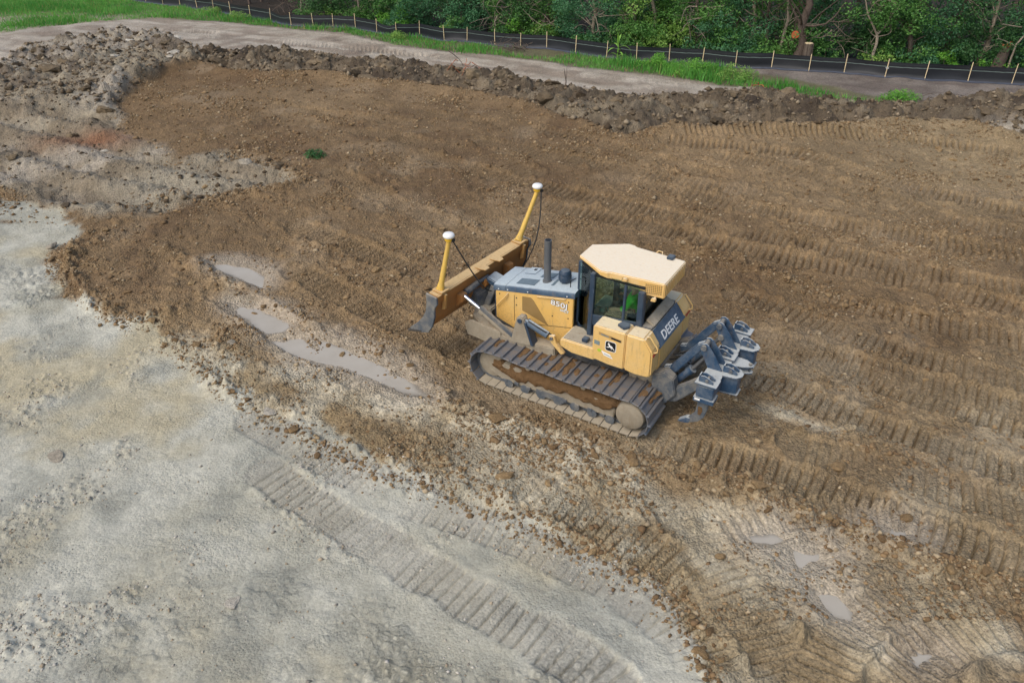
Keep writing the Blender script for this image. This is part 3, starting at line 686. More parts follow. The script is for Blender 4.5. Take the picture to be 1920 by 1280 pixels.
def link(name, me, parent=None):
    o = bpy.data.objects.new(name, me); C.objects.link(o)
    if parent is not None: o.parent = parent
    return o
def empty(name, loc=(0, 0, 0), rz=0.0):
    o = bpy.data.objects.new(name, None); C.objects.link(o); o.location = loc; o.rotation_euler = (0, 0, rz); o.empty_display_size = .2
    return o
def tag(o, label, cat, group=None, kind=None):
    o['label'] = label; o['category'] = cat
    if group: o['group'] = group
    if kind: o['kind'] = kind
    return o
def text_mesh(name, body, size, mat, mx, parent, depth=.004, bold=0.0, sx=1.0):
    cu = bpy.data.curves.new(name, 'FONT'); cu.body = body; cu.size = size; cu.extrude = depth; cu.offset = bold
    cu.align_x = 'CENTER'; cu.align_y = 'CENTER'; cu.resolution_u = 3
    tmp = bpy.data.objects.new('tmp_text', cu); C.objects.link(tmp)
    dg = bpy.context.evaluated_depsgraph_get(); me = bpy.data.meshes.new_from_object(tmp.evaluated_get(dg))
    bpy.data.objects.remove(tmp); bpy.data.curves.remove(cu)
    me.transform(Matrix.Diagonal((sx, 1, 1, 1))); me.transform(mx); me.materials.clear(); me.materials.append(M[mat]); me.name = name
    return link(name, me, parent)
def lumps(name, spots, mat, parent, seed=1):
    """a crust of irregular lumps, one joined mesh: spots = (x, y, z, rx, ry, rz)"""
    r = np.random.default_rng(seed); mb = MB()
    ico = bmesh.new(); bmesh.ops.create_icosphere(ico, subdivisions=2, radius=1); V = np.array([v.co for v in ico.verts]); F = [tuple(v.index for v in f.verts) for f in ico.faces]; ico.free()
    for (x, y, z, a, b, c) in spots:
        d = 1 + .28 * (r.random(len(V)) - .5) * 2
        P = V * d[:, None] * np.array([a, b, c]) + np.array([x, y, z])
        mb.add(P, F)
    return mb.build(name, mat, parent, smooth=60)
# ---------------------------------------------------------------- bulldozer (x forward, y to its left, z up)
DOZ_O = Vector((1.603, 14.66, 0.0))
doz = empty('bulldozer')
doz.rotation_mode = 'XYZ'
_R = Matrix.Rotation(math.radians(148.9), 4, 'Z') @ Matrix.Rotation(math.radians(-2.3), 4, 'Y') @ Matrix.Rotation(math.radians(-4.4), 4, 'X')
doz.matrix_world = Matrix.Translation(DOZ_O) @ _R
tag(doz, 'yellow crawler bulldozer with raised blade and rear ripper working on the brown soil', 'bulldozer')

# --- undercarriage
XI, XS, ZW, RW = 1.62, -1.58, .465, .40
def track_path():
    pts = []
    N = 24
    for k in range(N + 1): a = -math.pi / 2 + math.pi * k / N; pts.append((XI + RW * math.cos(a), ZW + RW * math.sin(a)))
    for k in range(1, 12): t = k / 12; pts.append((XI + (XS - XI) * t, ZW + RW - .035 * math.sin(math.pi * t) ** 2 + .012 * math.sin(6 * math.pi * t)))
    for k in range(N + 1): a = math.pi / 2 + math.pi * k / N; pts.append((XS + RW * math.cos(a), ZW + RW * math.sin(a)))
    pts.append(pts[0])
    P = np.array(pts); d = np.r_[0, np.cumsum(np.hypot(*np.diff(P, axis=0).T))]
    return P, d
TP, TD = track_path()
NSH = 44; PITCH = TD[-1] / NSH
def shoe_mesh(name, mat):
    mb = MB(); L = PITCH * .5
    prof = [(-L + .006, -.012), (L - .006, -.012), (L - .006, .012), (-L + .05, .012), (-L + .040, .062), (-L + .016, .062), (-L + .006, .012)]
    mb.prism(prof, 'y', -.38, .38)
    return mb.mesh(name, mat, bevel=.004, seg=1)
SH_A, SH_B = shoe_mesh('shoe', 'shoe'), shoe_mesh('shoe_low', 'shoe_dusty')
mud_spots = []
for side in (1, -1):
    yc = 1.07 * side
    mb = MB()
    ring_o, ring_i = [], []
    for k in range(64):
        s = TD[-1] * k / 64; px = np.interp(s, TD, TP[:, 0]); pz = np.interp(s, TD, TP[:, 1])
        cx = min(max(px, XS), XI); dx, dz = px - cx, pz - ZW; l = math.hypot(dx, dz); nx, nz = dx / l, dz / l
        ring_o.append((px - nx * .014, pz - nz * .014)); ring_i.append((px - nx * .085, pz - nz * .085))
    for yy in (-.10, .10):
        n = 64; v = [(p[0], yc + yy - .035, p[1]) for p in ring_o] + [(p[0], yc + yy - .035, p[1]) for p in ring_i] + [(p[0], yc + yy + .035, p[1]) for p in ring_o] + [(p[0], yc + yy + .035, p[1]) for p in ring_i]
        f = []
        for k in range(n):
            j = (k + 1) % n
            f += [(k, j, n + j, n + k), (2 * n + k, 3 * n + k, 3 * n + j, 2 * n + j), (k, 2 * n + k, 2 * n + j, j), (n + k, n + j, 3 * n + j, 3 * n + k)]
        mb.add(v, f)
    tr = mb.build('track', 'grime2', doz)
    for k in range(NSH):
        s = PITCH * (k + .5); px = np.interp(s, TD, TP[:, 0]); pz = np.interp(s, TD, TP[:, 1])
        q0 = np.array([np.interp((s - .06) % TD[-1], TD, TP[:, i]) for i in (0, 1)]); q1 = np.array([np.interp((s + .06) % TD[-1], TD, TP[:, i]) for i in (0, 1)])
        t = q1 - q0; t /= np.hypot(*t)
        low = pz < .25 and abs(px) < 1.85
        o = link('shoe', SH_B if low else SH_A, tr)
        ez = Vector((t[1], 0, -t[0])); ex = Vector((t[0], 0, t[1])); ey = ez.cross(ex)
        Mx = Matrix((ex, ey, ez)).transposed().to_4x4(); Mx.translation = Vector((px, yc, pz)); o.matrix_local = Mx
        if not low and pz > .7:
            for q in range(random.choice((0, 2, 4, 7))):
                mud_spots.append((px + random.uniform(-.03, .05), yc + side * random.uniform(-.30, .12) + random.uniform(-.1, .1), pz + .012, random.uniform(.025, .085), random.uniform(.04, .15), random.uniform(.008, .028)))
    lumps('track_mud', [m for m in mud_spots if m[1] * side > 0], 'mud', tr, 5)['kind'] = 'stuff'
    # roller frame
    mb = MB(); a, b = (.80, 1.30) if side > 0 else (-1.30, -.80)
    mb.prism([(-1.22, .22), (1.30, .20), (1.62, .34), (1.60, .56), (1.25, .62), (.2, .60), (-1.0, .58), (-1.25, .44)], 'y', a, b)
    tf = mb.build('track_frame', 'grime', doz, bevel=.02)
    for k in range(7):
        x = -1.15 + k * .385
        MB().lathe((x, yc, .165), [(.075, -.24), (.105, -.24), (.105, -.19), (.075, -.17), (.075, .17), (.105, .19), (.105, .24), (.06, .25)], 14, 'y').build('roller', 'grime2', tf, smooth=40)
    for x in (-.55, .70):
        MB().lathe((x, yc, .74), [(.06, -.26), (.06, .26)], 12, 'y').build('carrier_roller', 'grime', tf, smooth=40)
    # guards bolted along the lower edge
    ye = 1.305 * side
    MB().box(-.15, .50, min(ye, ye + .02 * side), max(ye, ye + .02 * side), .16, .30).build('roller_guard', 'grime2', tf, bevel=.006)
    for k in range(9):
        x = -1.05 + k * .28
        MB().box(x, x + .10, min(ye, ye + .03 * side), max(ye, ye + .03 * side), .20 + .02 * (k % 2), .27 + .02 * (k % 2)).build('frame_bracket', 'grime2', tf, bevel=.006)
    # mud heaped on the frame, ragged along its lower edge
    NU, NV = 130, 14; V = []
    for u in range(NU):
        x = -1.32 + 2.85 * u / (NU - 1); xa = np.array([x])
        drop = .0 + .24 * float(noise(xa * 2.6, xa * 0 + side, 40)[0]) + .13 * float(noise(xa * 12, xa * 0 + side, 41)[0]); drop *= min(1, (x + 1.36) * 5) * min(1, (1.62 - x) * 3)
        for v in range(NV):
            t = v / (NV - 1)
            if t < .5: yy_, zz_ = .86 + (1.315 - .86) * t * 2, .60 + .075 * math.sin(math.pi * min(1, t * 1.6)) - .03 * abs(x)
            else: yy_, zz_ = 1.315 + .035 * math.sin(math.pi * (t - .5) * 2) - (.03 if v == NV - 1 else 0), .60 - .03 * abs(x) - drop * (t - .5) * 2
            w_ = .045 * (float(noise(np.array([x * 11]), np.array([v * 1.1]), 42)[0]) - .5) * 2
            V.append((x, side * (yy_ + w_ * .5), zz_ + w_))
    F = [(u * NV + v, (u + 1) * NV + v, (u + 1) * NV + v + 1, u * NV + v + 1) for u in range(NU - 1) for v in range(NV - 1)]
    MB().add(V, F).build('frame_mud', 'mud', tf, smooth=70)
    # idler and sprocket
    MB().lathe((XI, yc, ZW), [(.10, -.20), (.30, -.16), (.315, -.09), (.365, -.07), (.365, .07), (.315, .09), (.30, .16), (.12, .20)], 28, 'y').build('idler', 'grime', doz, smooth=35)
    teeth = []
    for k in range(50):
        a = 6.28318 * k / 50; r = .375 if k % 2 else .325; teeth.append((XS + r * math.cos(a), ZW + r * math.sin(a)))
    MB().prism(teeth, 'y', yc - .05, yc + .05).build('sprocket', 'grime2', doz)
    h0 = .30 * side
    MB().lathe((XS, yc, ZW), [(.30, -.28 * 1), (.30, .10 * side), (.30, .24 * side), (.285, .30 * side), (.25, .325 * side), (.10, .33 * side)] if side > 0 else [(.10, -.33), (.25, -.325), (.285, -.30), (.30, -.24), (.30, .28)], 30, 'y').build('drive_hub', 'grime', doz, smooth=35)

# --- main frame under the body
mb = MB(); mb.prism([(-1.75, .62), (1.95, .66), (1.98, 1.30), (.2, 1.28), (-.5, 1.22), (-1.78, 1.16)], 'y', -.44, .44)
mb.build('main_frame', 'grime2', doz, bevel=.02)
mb = MB(); mb.prism([(-1.70, .50), (-1.45, .40), (-1.2, .60), (-1.2, 1.2), (-1.78, 1.14), (-1.80, .80)], 'y', -.66, .66)
mb.build('rear_case', 'grime', doz, bevel=.03)

# --- engine bay: yellow sides, dark hood
hz = lambda x: 1.89 + .18 * (2.02 - x)
for sd in (1, -1):
    mb = MB(); y0, y1 = (.41, .47) if sd > 0 else (-.47, -.41)
    mb.prism([(.16, .92), (1.05, .80), (1.97, 1.10), (1.98, hz(1.98) - .13), (.16, hz(.16) - .13)], 'y', y0, y1)
    sp_ = mb.build('engine_side_panel', 'panel', doz, bevel=.008)
    e0, e1 = (.469, .476) if sd > 0 else (-.476, -.469)
    MB().prism([(1.33, 1.46), (.70, 1.28), (.80, 1.42), (1.06, 1.78), (1.13, 1.83), (1.33, 1.80)], 'y', e0, e1).build('side_grille', 'grille', sp_, bevel=.002, seg=1)
    for (xa, za, xb, zb) in ((1.52, 1.15, 1.52, 1.77), (.19, 1.40, 1.30, 1.16)):
        MB().beam([(xa, .473 * sd, za), (xb, .473 * sd, zb)], .008, .006).build('panel_seam', 'decal_black', sp_)
    mb = MB()
    mb.tube([(1.93, .47 * sd, 1.41), (1.93, .525 * sd, 1.42), (1.67, .525 * sd, 1.76), (1.67, .47 * sd, 1.77)], .014, 8); mb.build('grab_bar', 'yellow', sp_, smooth=40)
    mb = MB()
    mb.tube([(.98, .47 * sd, 1.90), (.96, .505 * sd, 1.915), (.34, .505 * sd, 2.035), (.32, .47 * sd, 2.04)], .012, 8); mb.build('grab_bar', 'yellow', sp_, smooth=40)
    for (bx, bz) in ((1.47, 1.55), (1.47, 1.72), (1.88, 1.70), (.26, 1.60), (.26, 1.98), (.62, 1.55), (1.0, 1.0), (.75, 1.05)):
        MB().lathe((bx, .473 * sd, bz), [(.014, -.004), (.014, .004), (.008, .008)], 8, 'y').build('bolt', 'decal_black', sp_)
    mb = MB(); mb.box(.20, .26, *((.50, .508) if sd > 0 else (-.508, -.50)), 1.585, 1.625)
def hood_sec(x):
    z = hz(x); w = .475
    return [(x, -w, z - .14), (x, -w, z - .055), (x, -w + .02, z - .022), (x, -w + .06, z - .004), (x, 0, z + .008), (x, w - .06, z - .004), (x, w - .02, z - .022), (x, w, z - .055), (x, w, z - .14)]
mb = MB(); mb.loft([hood_sec(2.03), hood_sec(2.0), hood_sec(1.74)]); nose = mb.build('hood_nose', 'hood', doz, smooth=50)
mb = MB(); mb.loft([hood_sec(1.732), hood_sec(1.0), hood_sec(.13)]); hood = mb.build('engine_hood', 'hood', doz, smooth=50)
def hpatch(name, x0, x1, y0, y1, mat, t=.006):
    mb = MB(); v = [(x, y, hz(x) + dz + .008 * (1 - abs(y) / .45)) for dz in (-.006, t) for (x, y) in ((x0, y0), (x1, y0), (x1, y1), (x0, y1))]
    mb.add(v, [(3, 2, 1, 0), (4, 5, 6, 7), (0, 1, 5, 4), (1, 2, 6, 5), (2, 3, 7, 6), (3, 0, 4, 7)]); return mb.build(name, mat, hood)
hpatch('hood_vent', 1.12, 1.55, .10, .34, 'hoodvent'); hpatch('hood_vent', .88, 1.19, -.27, -.03, 'hoodvent')
hpatch('hood_vent', .72, .78, -.01, .26, 'hoodvent'); hpatch('hood_lid', 1.37, 1.62, -.44, -.13, 'hood', .010); hpatch('lid_latch', 1.44, 1.50, -.36, -.30, 'black', .022)
for (bx, by) in ((1.9, .476), (1.68, .476), (1.2, .476), (.3, .476)):
    MB().lathe((bx, by, hz(bx) - .10), [(.013, -.004), (.013, .004), (.007, .008)], 8, 'y').build('bolt', 'white', hood)
MB().box(1.955, 2.02, -.44, .44, .95, hz(2.0) - .145).build('radiator_guard', 'frame', doz, bevel=.01)
for k in range(7):
    y = -.36 + .12 * k; MB().box(2.02, 2.05, y - .012, y + .012, 1.0, 1.68).build('guard_bar', 'frame', doz)
mb = MB(); mb.tube([(.95, .11, hz(.95) - .02), (.95, .11, hz(.95) + .03)], .095, 18); mb.tube([(.95, .11, hz(.95) + .02), (.95, .11, 3.02)], .074, 20)
ex = mb.build('exhaust_stack', 'pipe', doz, smooth=40)
MB().lathe((.95, .11, 3.0225), [(.060, -.0015), (.060, .0015)], 18).build('pipe_mouth', 'black', ex)
MB().lathe((.56, .08, hz(.56)), [(.07, -.03), (.07, .03), (.115, .05), (.135, .09), (.135, .17), (.125, .185), (.130, .20), (.125, .24), (.09, .285), (.04, .30)], 24).build('air_precleaner', 'frame', doz, smooth=35)
# model number on the near side panel
mxs = Matrix.Translation((.47, .477, 1.865)) @ Matrix.Rotation(math.radians(180), 4, 'Z') @ Matrix.Rotation(math.radians(90), 4, 'X') @ Matrix.Rotation(math.radians(-2), 4, 'Z')
text_mesh('model_number_shadow', '850J', .165, 'decal_black', Matrix.Translation((0, 0, 0)) @ mxs, doz, .0012, .008, 1.35)
text_mesh('model_number', '850J', .165, 'lettering', Matrix.Translation((0, .003, 0)) @ mxs, doz, .0015, .0025, 1.35)
mx2 = Matrix.Translation((.345, .477, 1.745)) @ Matrix.Rotation(math.radians(180), 4, 'Z') @ Matrix.Rotation(math.radians(90), 4, 'X')
text_mesh('model_letters_shadow', 'WLT', .075, 'decal_grey', mx2, doz, .0012, .005, 1.25)
text_mesh('model_letters', 'WLT', .075, 'lettering', Matrix.Translation((0, .003, 0)) @ mx2, doz, .0015, .001, 1.25)

# --- operator platform, tanks and rear body
for sd in (1, -1):
    ya, yb = (.445, 1.0) if sd > 0 else (-1.0, -.445)
    mb = MB(); mb.prism([(.15, 1.28), (.16, 1.43), (.10, 1.46), (-.60, 1.47), (-.60, 1.20), (-.1, 1.20)], 'y', ya, yb)
    mb.build('platform', 'yellow', doz, bevel=.02)
    mb = MB(); mb.prism([(.13, 1.462), (-.54, 1.474)][::-1] + [(.13, 1.47), (-.54, 1.482)], 'y', ya * .995 if sd < 0 else .46, yb * .97 if sd > 0 else -.46)
    MB().box(-.54, .10, *((.46, .96) if sd > 0 else (-.96, -.46)), 1.468, 1.482).build('platform_tread', 'grime', doz)
    y0, y1 = (.60, 1.0) if sd > 0 else (-1.0, -.60)
    mb = MB(); mb.prism([(-.545, 1.24), (-.545, 1.98), (-.575, 2.01), (-1.215, 2.01), (-1.215, 1.20), (-.9, 1.20)], 'y', y0, y1)
    tank = mb.build('side_tank', 'yellow', doz, bevel=.022, seg=3)
    mb = MB(); mb.prism([(-1.223, 1.20), (-1.223, 2.012), (-1.58, 2.012), (-1.76, 1.76), (-1.77, 1.24), (-1.72, 1.19), (-1.45, 1.17)], 'y', y0, y1)
    rt = mb.build('rear_tank', 'yellow', doz, bevel=.03, seg=3)
    # rear corner handle and reflector
    yh = .90 * sd
    mb = MB(); mb.tube([(-1.60, yh, 2.01), (-1.655, yh, 2.045), (-1.82, yh, 1.84), (-1.825, yh, 1.76), (-1.765, yh, 1.72)], .015, 8); mb.build('grab_bar', 'yellow', rt, smooth=40)
    MB().box(-1.782, -1.772, min(.72 * sd, .97 * sd), max(.72 * sd, .97 * sd), 1.665, 1.70).build('reflector', 'red', rt)
mb = MB(); mb.prism([(-1.42, 1.15), (-1.42, 1.98), (-1.56, 1.985), (-1.765, 1.66), (-1.775, 1.20), (-1.72, 1.12)], 'y', -.597, .597)
rb = mb.build('rear_body', 'yellow', doz, bevel=.015)
_a, _b = Vector((-1.572, 0, 1.99)), Vector((-1.772, 0, 1.672))
_t = (_b - _a).normalized(); _n = Vector((_t.z, 0, -_t.x)); _n = _n if _n.x < 0 else -_n
mb = MB(); q = [_a + _n * .002, _b + _n * .002]
mb.add([(p.x + _n.x * d, y, p.z + _n.z * d) for d in (0, .014) for (p, y) in ((q[0], -.60), (q[0], .60), (q[1], .66), (q[1], -.66))], [(3, 2, 1, 0), (4, 5, 6, 7), (0, 1, 5, 4), (1, 2, 6, 5), (2, 3, 7, 6), (3, 0, 4, 7)])
rp = mb.build('rear_panel', 'hood', doz, bevel=.004)
ctr = (_a + _b) / 2 + _n * .018 + _t * .06
ex_, ey_ = Vector((0, -1, 0)), -_t; ez_ = ex_.cross(ey_)
mxr = Matrix((ex_, ey_, ez_)).transposed().to_4x4(); mxr.translation = ctr
text_mesh('rear_lettering', 'DEERE', .25, 'lettering', mxr, rp, .002, .004, 1.12)
# dark recess deck behind the cab
MB().box(-1.56, -1.36, -.60, .60, 1.94, 2.03).build('rear_deck', 'grime2', doz, bevel=.01)
MB().beam([(-1.40, 0, 2.12), (-1.57, 0, 2.02)], 1.0, .05).build('cooling_cover', 'grime', doz, bevel=.01)
# decals on the near tank
YD = 1.0015
def decal(name, pts, mat, t=.003, parent=None, y=YD): return MB().prism(pts, 'y', y, y + t).build(name, mat, parent or doz)
def rrect(x0, x1, z0, z1, r, n=4):
    out = []
    for cx, cz, a0 in ((x1 - r, z1 - r, 0), (x0 + r, z1 - r, 90), (x0 + r, z0 + r, 180), (x1 - r, z0 + r, 270)):
        for k in range(n + 1): a = math.radians(a0 + 90 * k / n); out.append((cx + r * math.cos(a), cz + r * math.sin(a)))
    return out
lg = decal('emblem', rrect(-1.045, -.815, 1.525, 1.755, .05), 'lettering', .002)
decal('emblem_field', rrect(-1.033, -.827, 1.537, 1.743, .042), 'decal_black', .0045, lg)
deer = [(.30, .86), (.36, .78), (.42, .80), (.40, .70), (.47, .62), (.60, .60), (.72, .52), (.78, .40), (.90, .30), (.97, .16), (.91, .18), (.82, .28), (.74, .33), (.66, .40), (.60, .34), (.68, .22), (.60, .24), (.53, .36), (.46, .42), (.36, .40), (.26, .32), (.14, .36), (.06, .30), (.08, .38), (.16, .44), (.26, .42), (.33, .50), (.30, .60), (.22, .64), (.16, .72), (.24, .74), (.26, .80), (.20, .92), (.26, .88)]
decal('emblem_deer', [(-.835 - u * .19, 1.535 + v * .205) for u, v in deer], 'lettering', .006, lg)
decal('name_sticker', [(-.67, 1.835), (-1.14, 1.79), (-1.14, 1.85), (-.67, 1.895)], 'decal_tan')
decal('name_sticker_bar', [(-.92, 1.815), (-1.13, 1.797), (-1.13, 1.835), (-.90, 1.857), (-.94, 1.84)], 'decal_black', .0045)
decal('name_sticker_letters', [(-.72, 1.842), (-.88, 1.828), (-.88, 1.852), (-.72, 1.868)], 'decal_grey', .0045)
decal('small_sticker', [(-.585, 1.60), (-.70, 1.59), (-.70, 1.68), (-.585, 1.69)], 'decal_grey')
decal('round_sticker', rrect(-.74, -.66, 1.45, 1.51, .028), 'lime')
decal('white_sticker', [(-.74, 1.49), (-.93, 1.455), (-.99, 1.37), (-.80, 1.40)], 'lettering', .0025)
decal('white_sticker_line', [(-.80, 1.445), (-.95, 1.415), (-.955, 1.40), (-.805, 1.43)], 'decal_grey', .0045)
MB().box(-.40, -.28, .80, .93, 1.483, 1.57).build('step_box', 'frame', doz, bevel=.012)
mb = MB(); mb.prism([(-.96, .82), (-1.12, .90), (-1.20, .80), (-1.16, .68), (-1.0, .68)], 'z', 2.012, 2.07); mb.build('door_stop', 'frame', doz, bevel=.012)

# --- cab
cab = MB()
plan = [(.15, .29), (-.30, .615), (-1.36, .615), (-1.36, -.615), (-.30, -.615), (.15, -.29)]
cab.prism([(.15, .29), (-.30, .615), (-.54, .615), (-.54, -.615), (-.30, -.615), (.15, -.29)], 'z', 1.30, 1.50)
cab.prism([(-.54, .598), (-1.36, .598), (-1.36, -.598), (-.54, -.598)], 'z', 1.40, 1.60)
cabo = cab.build('cab_base', 'frame', doz, bevel=.01)
def post(p, q, w=.085): return MB().beam([p, q], w, w).build('cab_pillar', 'frame', doz, bevel=.012)
ZT = 2.86
for s in (1, -1):
    post((.12, .27 * s, 1.48), (.12, .27 * s, ZT)); post((-.29, .585 * s, 1.45), (-.30, .585 * s, ZT), .10); post((-.965, .59 * s, 1.98), (-.975, .59 * s, 2.80), .055); post((-1.31, .575 * s, 1.55), (-1.30, .575 * s, 2.74), .12)
    # door sill band and lower door
    MB().prism([(-.30, 1.72), (-.30, 1.96), (-1.34, 2.08), (-1.34, 1.90)], 'y', *((.575, .618) if s > 0 else (-.618, -.575))).build('door_sill', 'frame', doz, bevel=.01)
    MB().prism([(-.36, 1.45), (-.36, 1.75), (-.56, 1.75), (-.56, 1.45)], 'y', *((.57, .612) if s > 0 else (-.612, -.57))).build('door_skin', 'frame', doz, bevel=.008)
    yy = sorted((.592 * s, .600 * s))
    MB().prism([(-.335, 1.94), (-.94, 2.01), (-.945, 2.86), (-.34, 2.86)], 'y', *yy).build('door_window', 'glass', doz)
    MB().prism([(-.99, 2.02), (-1.26, 2.06), (-1.25, 2.84), (-.995, 2.86)], 'y', *yy).build('side_window', 'glass', doz)
    a, b = Vector((.115, .315 * s, 0)), Vector((-.262, .588 * s, 0)); nn = Vector((b.y - a.y, -(b.x - a.x), 0)).normalized() * .004
    qp = [(a.lerp(b, .02), 1.52), (a.lerp(b, .55), 1.46), (a.lerp(b, .98), 1.50), (a.lerp(b, .98), ZT), (a.lerp(b, .02), ZT)]
    v = [(p.x + nn.x * k, p.y + nn.y * k, z) for k in (-1, 1) for p, z in qp]; n = 5
    MB().add(v, [tuple(range(n - 1, -1, -1)), tuple(range(n, 2 * n))] + [(i, (i + 1) % n, n + (i + 1) % n, n + i) for i in range(n)]).build('front_side_window', 'glass', doz)
    MB().tube([(-.33, .64 * s, 2.55), (-.36, .68 * s, 2.5), (-.36, .68 * s, 2.1), (-.33, .64 * s, 2.05)], .012, 8).build('door_handle', 'frame', doz, smooth=40)
    MB().tube([(.17, .36 * s, 2.50), (.26, .42 * s, 2.44), (.26, .42 * s, 2.30)], .010, 8).build('wiper_arm', 'black', doz)
MB().box(.122, .130, -.23, .23, 1.50, ZT).build('windshield', 'glass', doz)
MB().box(-1.345, -1.337, -.52, .52, 2.06, 2.72).build('rear_window', 'glass', doz)
MB().prism([(.14, .29), (-.30, .60), (-1.34, .60), (-1.34, -.60), (-.30, -.60), (.14, -.29)], 'z', 2.80, 2.84).build('head_liner', 'dark', doz)
MB().beam([(.08, -.24, 1.50), (.08, .24, 1.50)], .10, .30, (1, 0, 0)).build('dash', 'dark', doz, bevel=.02)
# seat and controls
mb = MB(); mb.box(-1.10, -.62, -.26, .26, 1.60, 1.78); seat = mb.build('seat_cushion', 'seat', doz, bevel=.05)
MB().beam([(-1.10, 0, 1.74), (-1.20, 0, 2.42)], .48, .12).build('seat_back', 'seat', seat, bevel=.04)
for s in (1, -1):
    MB().box(-.98, -.50, *sorted((.30 * s, .46 * s)), 1.62, 1.98).build('arm_console', 'dark', doz, bevel=.03)
    MB().tube([(-.56, .36 * s, 1.97), (-.52, .36 * s, 2.08)], .022, 10).build('joystick', 'trim', doz, smooth=40)
MB().box(-.52, -.40, .30, .44, 1.96, 2.03).build('switch_panel', 'trim', doz, bevel=.01)
# roof
top_pl = [(.17, .27), (.17, -.27), (-.46, -.655), (-.60, -.640), (-.66, -.60), (-1.70, -.525), (-1.70, .525), (-.66, .60), (-.60, .640), (-.46, .655)]
def sk(p): return 2.97 - (.07 if p[0] > .1 else .085 if p[0] > -.5 else .10 + .21 * min(1, max(0, (-.5 - p[0]) / .75)))
mb = MB(); mb.prism(top_pl, 'z', lambda p: sk(p), lambda p: 2.975 - (.0 if p[0] < .1 else .012))
# extra ring so the skirt stays level behind
roof = mb.build('cab_roof', 'roofpaint', doz, bevel=.018, seg=3)
MB().prism([(-1.28, .54), (-1.695, .515), (-1.695, -.515), (-1.28, -.54)], 'z', 2.665, 2.80).build('roof_unit', 'roofpaint', roof, bevel=.01)
for sd in (1, -1):
    for i in range(9):
        for j in range(6):
            x = -1.335 - .036 * i; z = 2.715 + .034 * j + .003 * i; ysk = .5525 + (.525 - .5525) * ((-x - 1.33) / .37)
            if sd > 0: MB().prism([(x, z), (x - .022, z + .003), (x - .022, z + .022), (x, z + .019)], 'y', ysk - .01, ysk + .0055).build('vent_slot', 'grille', roof)
for k in range(12):
    y = -.44 + .08 * k; MB().box(-1.712, -1.698, y - .022, y + .022, 2.71, 2.93).build('rear_slat', 'roofpaint', roof, bevel=.004)
MB().box(-1.703, -1.699, -.48, .48, 2.705, 2.935).build('slat_shadow_plate', 'grille', roof)
MB().box(-1.47, -1.34, -.56, -.40, 2.972, 3.03).build('roof_beacon', 'frame', roof, bevel=.012)
MB().tube([(-1.05, -.60, 2.93), (-1.08, -.66, 2.97), (-1.16, -.66, 2.97), (-1.19, -.58, 2.93)], .012, 8).build('roof_grab_bar', 'yellow', roof, smooth=40)
for (wx, wz) in ((-.90, 2.88), (-1.49, 2.63)):
    lt = MB().prism([(wx, wz), (wx - .10, wz + .01), (wx - .10, wz + .07), (wx - .02, wz + .07)], 'y', .60, .66).build('work_light', 'yellow', doz, bevel=.008)
    MB().prism([(wx + .004, wz + .01), (wx - .008, wz + .06), (wx - .012, wz + .06), (wx, wz + .01)], 'y', .61, .65).build('lamp_lens', 'decal_black', lt)
    MB().box(wx - .06, wx - .03, .52, .60, wz + .02, wz + .045).build('lamp_bracket', 'yellow', lt)

# --- push frame, cylinders and blade
for s in (1, -1):
    MB().beam([(.35, .72 * s, .95), (1.2, .72 * s, .88), (1.95, .70 * s, .90), (2.35, .45 * s, .95), (2.50, .12 * s, .98)], [.20, .22, .24, .26, .26], [.26, .34, .40, .40, .36], (0, 0, 1)).build('push_arm', 'grime', doz, bevel=.02)
    # lift bracket and lift cylinder
    MB().prism([(1.36, .92), (.84, .98), (1.02, 1.50), (1.06, 1.57), (1.13, 1.60), (1.20, 1.57), (1.22, 1.50)], 'y', *sorted((.74 * s, .92 * s))).build('lift_bracket', 'grime', doz, bevel=.02)
    MB().prism([(.86, 1.0), (.80, 1.0), (.98, 1.50), (1.02, 1.50)], 'y', *sorted((.73 * s, .93 * s))).build('bracket_rib', 'frame', doz)
    lc = MB().tube([(1.10, .83 * s, 1.50), (.98, .83 * s, 1.455)], .05, 14).tube([(.98, .83 * s, 1.47), (.52, .83 * s, 1.315)], .075, 16).build('lift_cylinder', 'hood', doz, smooth=40)
    MB().tube([(.95, .87 * s, 1.53), (.75, .88 * s, 1.47), (.55, .87 * s, 1.40), (.46, .80 * s, 1.34)], .016, 8).build('hydraulic_hose', 'hose', lc, smooth=60)
    MB().lathe((1.12, .83 * s, 1.515), [(.05, -.12), (.05, .12)], 14, 'y').build('pin', 'frame', lc, smooth=40)
    MB().prism([(.48, 1.34), (.36, 1.36), (.30, 1.20), (.12, 1.02), (.20, .98), (.42, 1.18)], 'y', *sorted((.79 * s, .87 * s))).build('cylinder_lug', 'yellow', lc, bevel=.008)
    MB().lathe((.41, .83 * s, 1.30), [(.035, -.07), (.035, .07)], 12, 'y').build('pin', 'grime2', lc, smooth=40)
    # blade angle cylinder
    ac = MB().tube([(1.42, .80 * s, .97), (2.10, .80 * s, 1.385)], .085, 16).build('angle_cylinder', 'grime', doz, smooth=40)
    MB().tube([(2.05, .80 * s, 1.355), (2.14, .80 * s, 1.41)], .10, 16).build('cylinder_head', 'grime', ac, smooth=40)
    MB().tube([(2.10, .80 * s, 1.385), (2.60, .79 * s, 1.62)], .042, 14).build('chrome_rod', 'chrome', ac, smooth=40)
    MB().beam([(1.30, .86 * s, 1.04), (2.12, .86 * s, 1.50)], .05, .10).build('cylinder_guard', 'grime2', ac, bevel=.01)
    MB().tube([(2.05, .82 * s, 1.47), (2.16, .84 * s, 1.52), (2.2, .78 * s, 1.46), (2.1, .72 * s, 1.38)], .018, 8).build('hydraulic_hose', 'hose', ac, smooth=60)
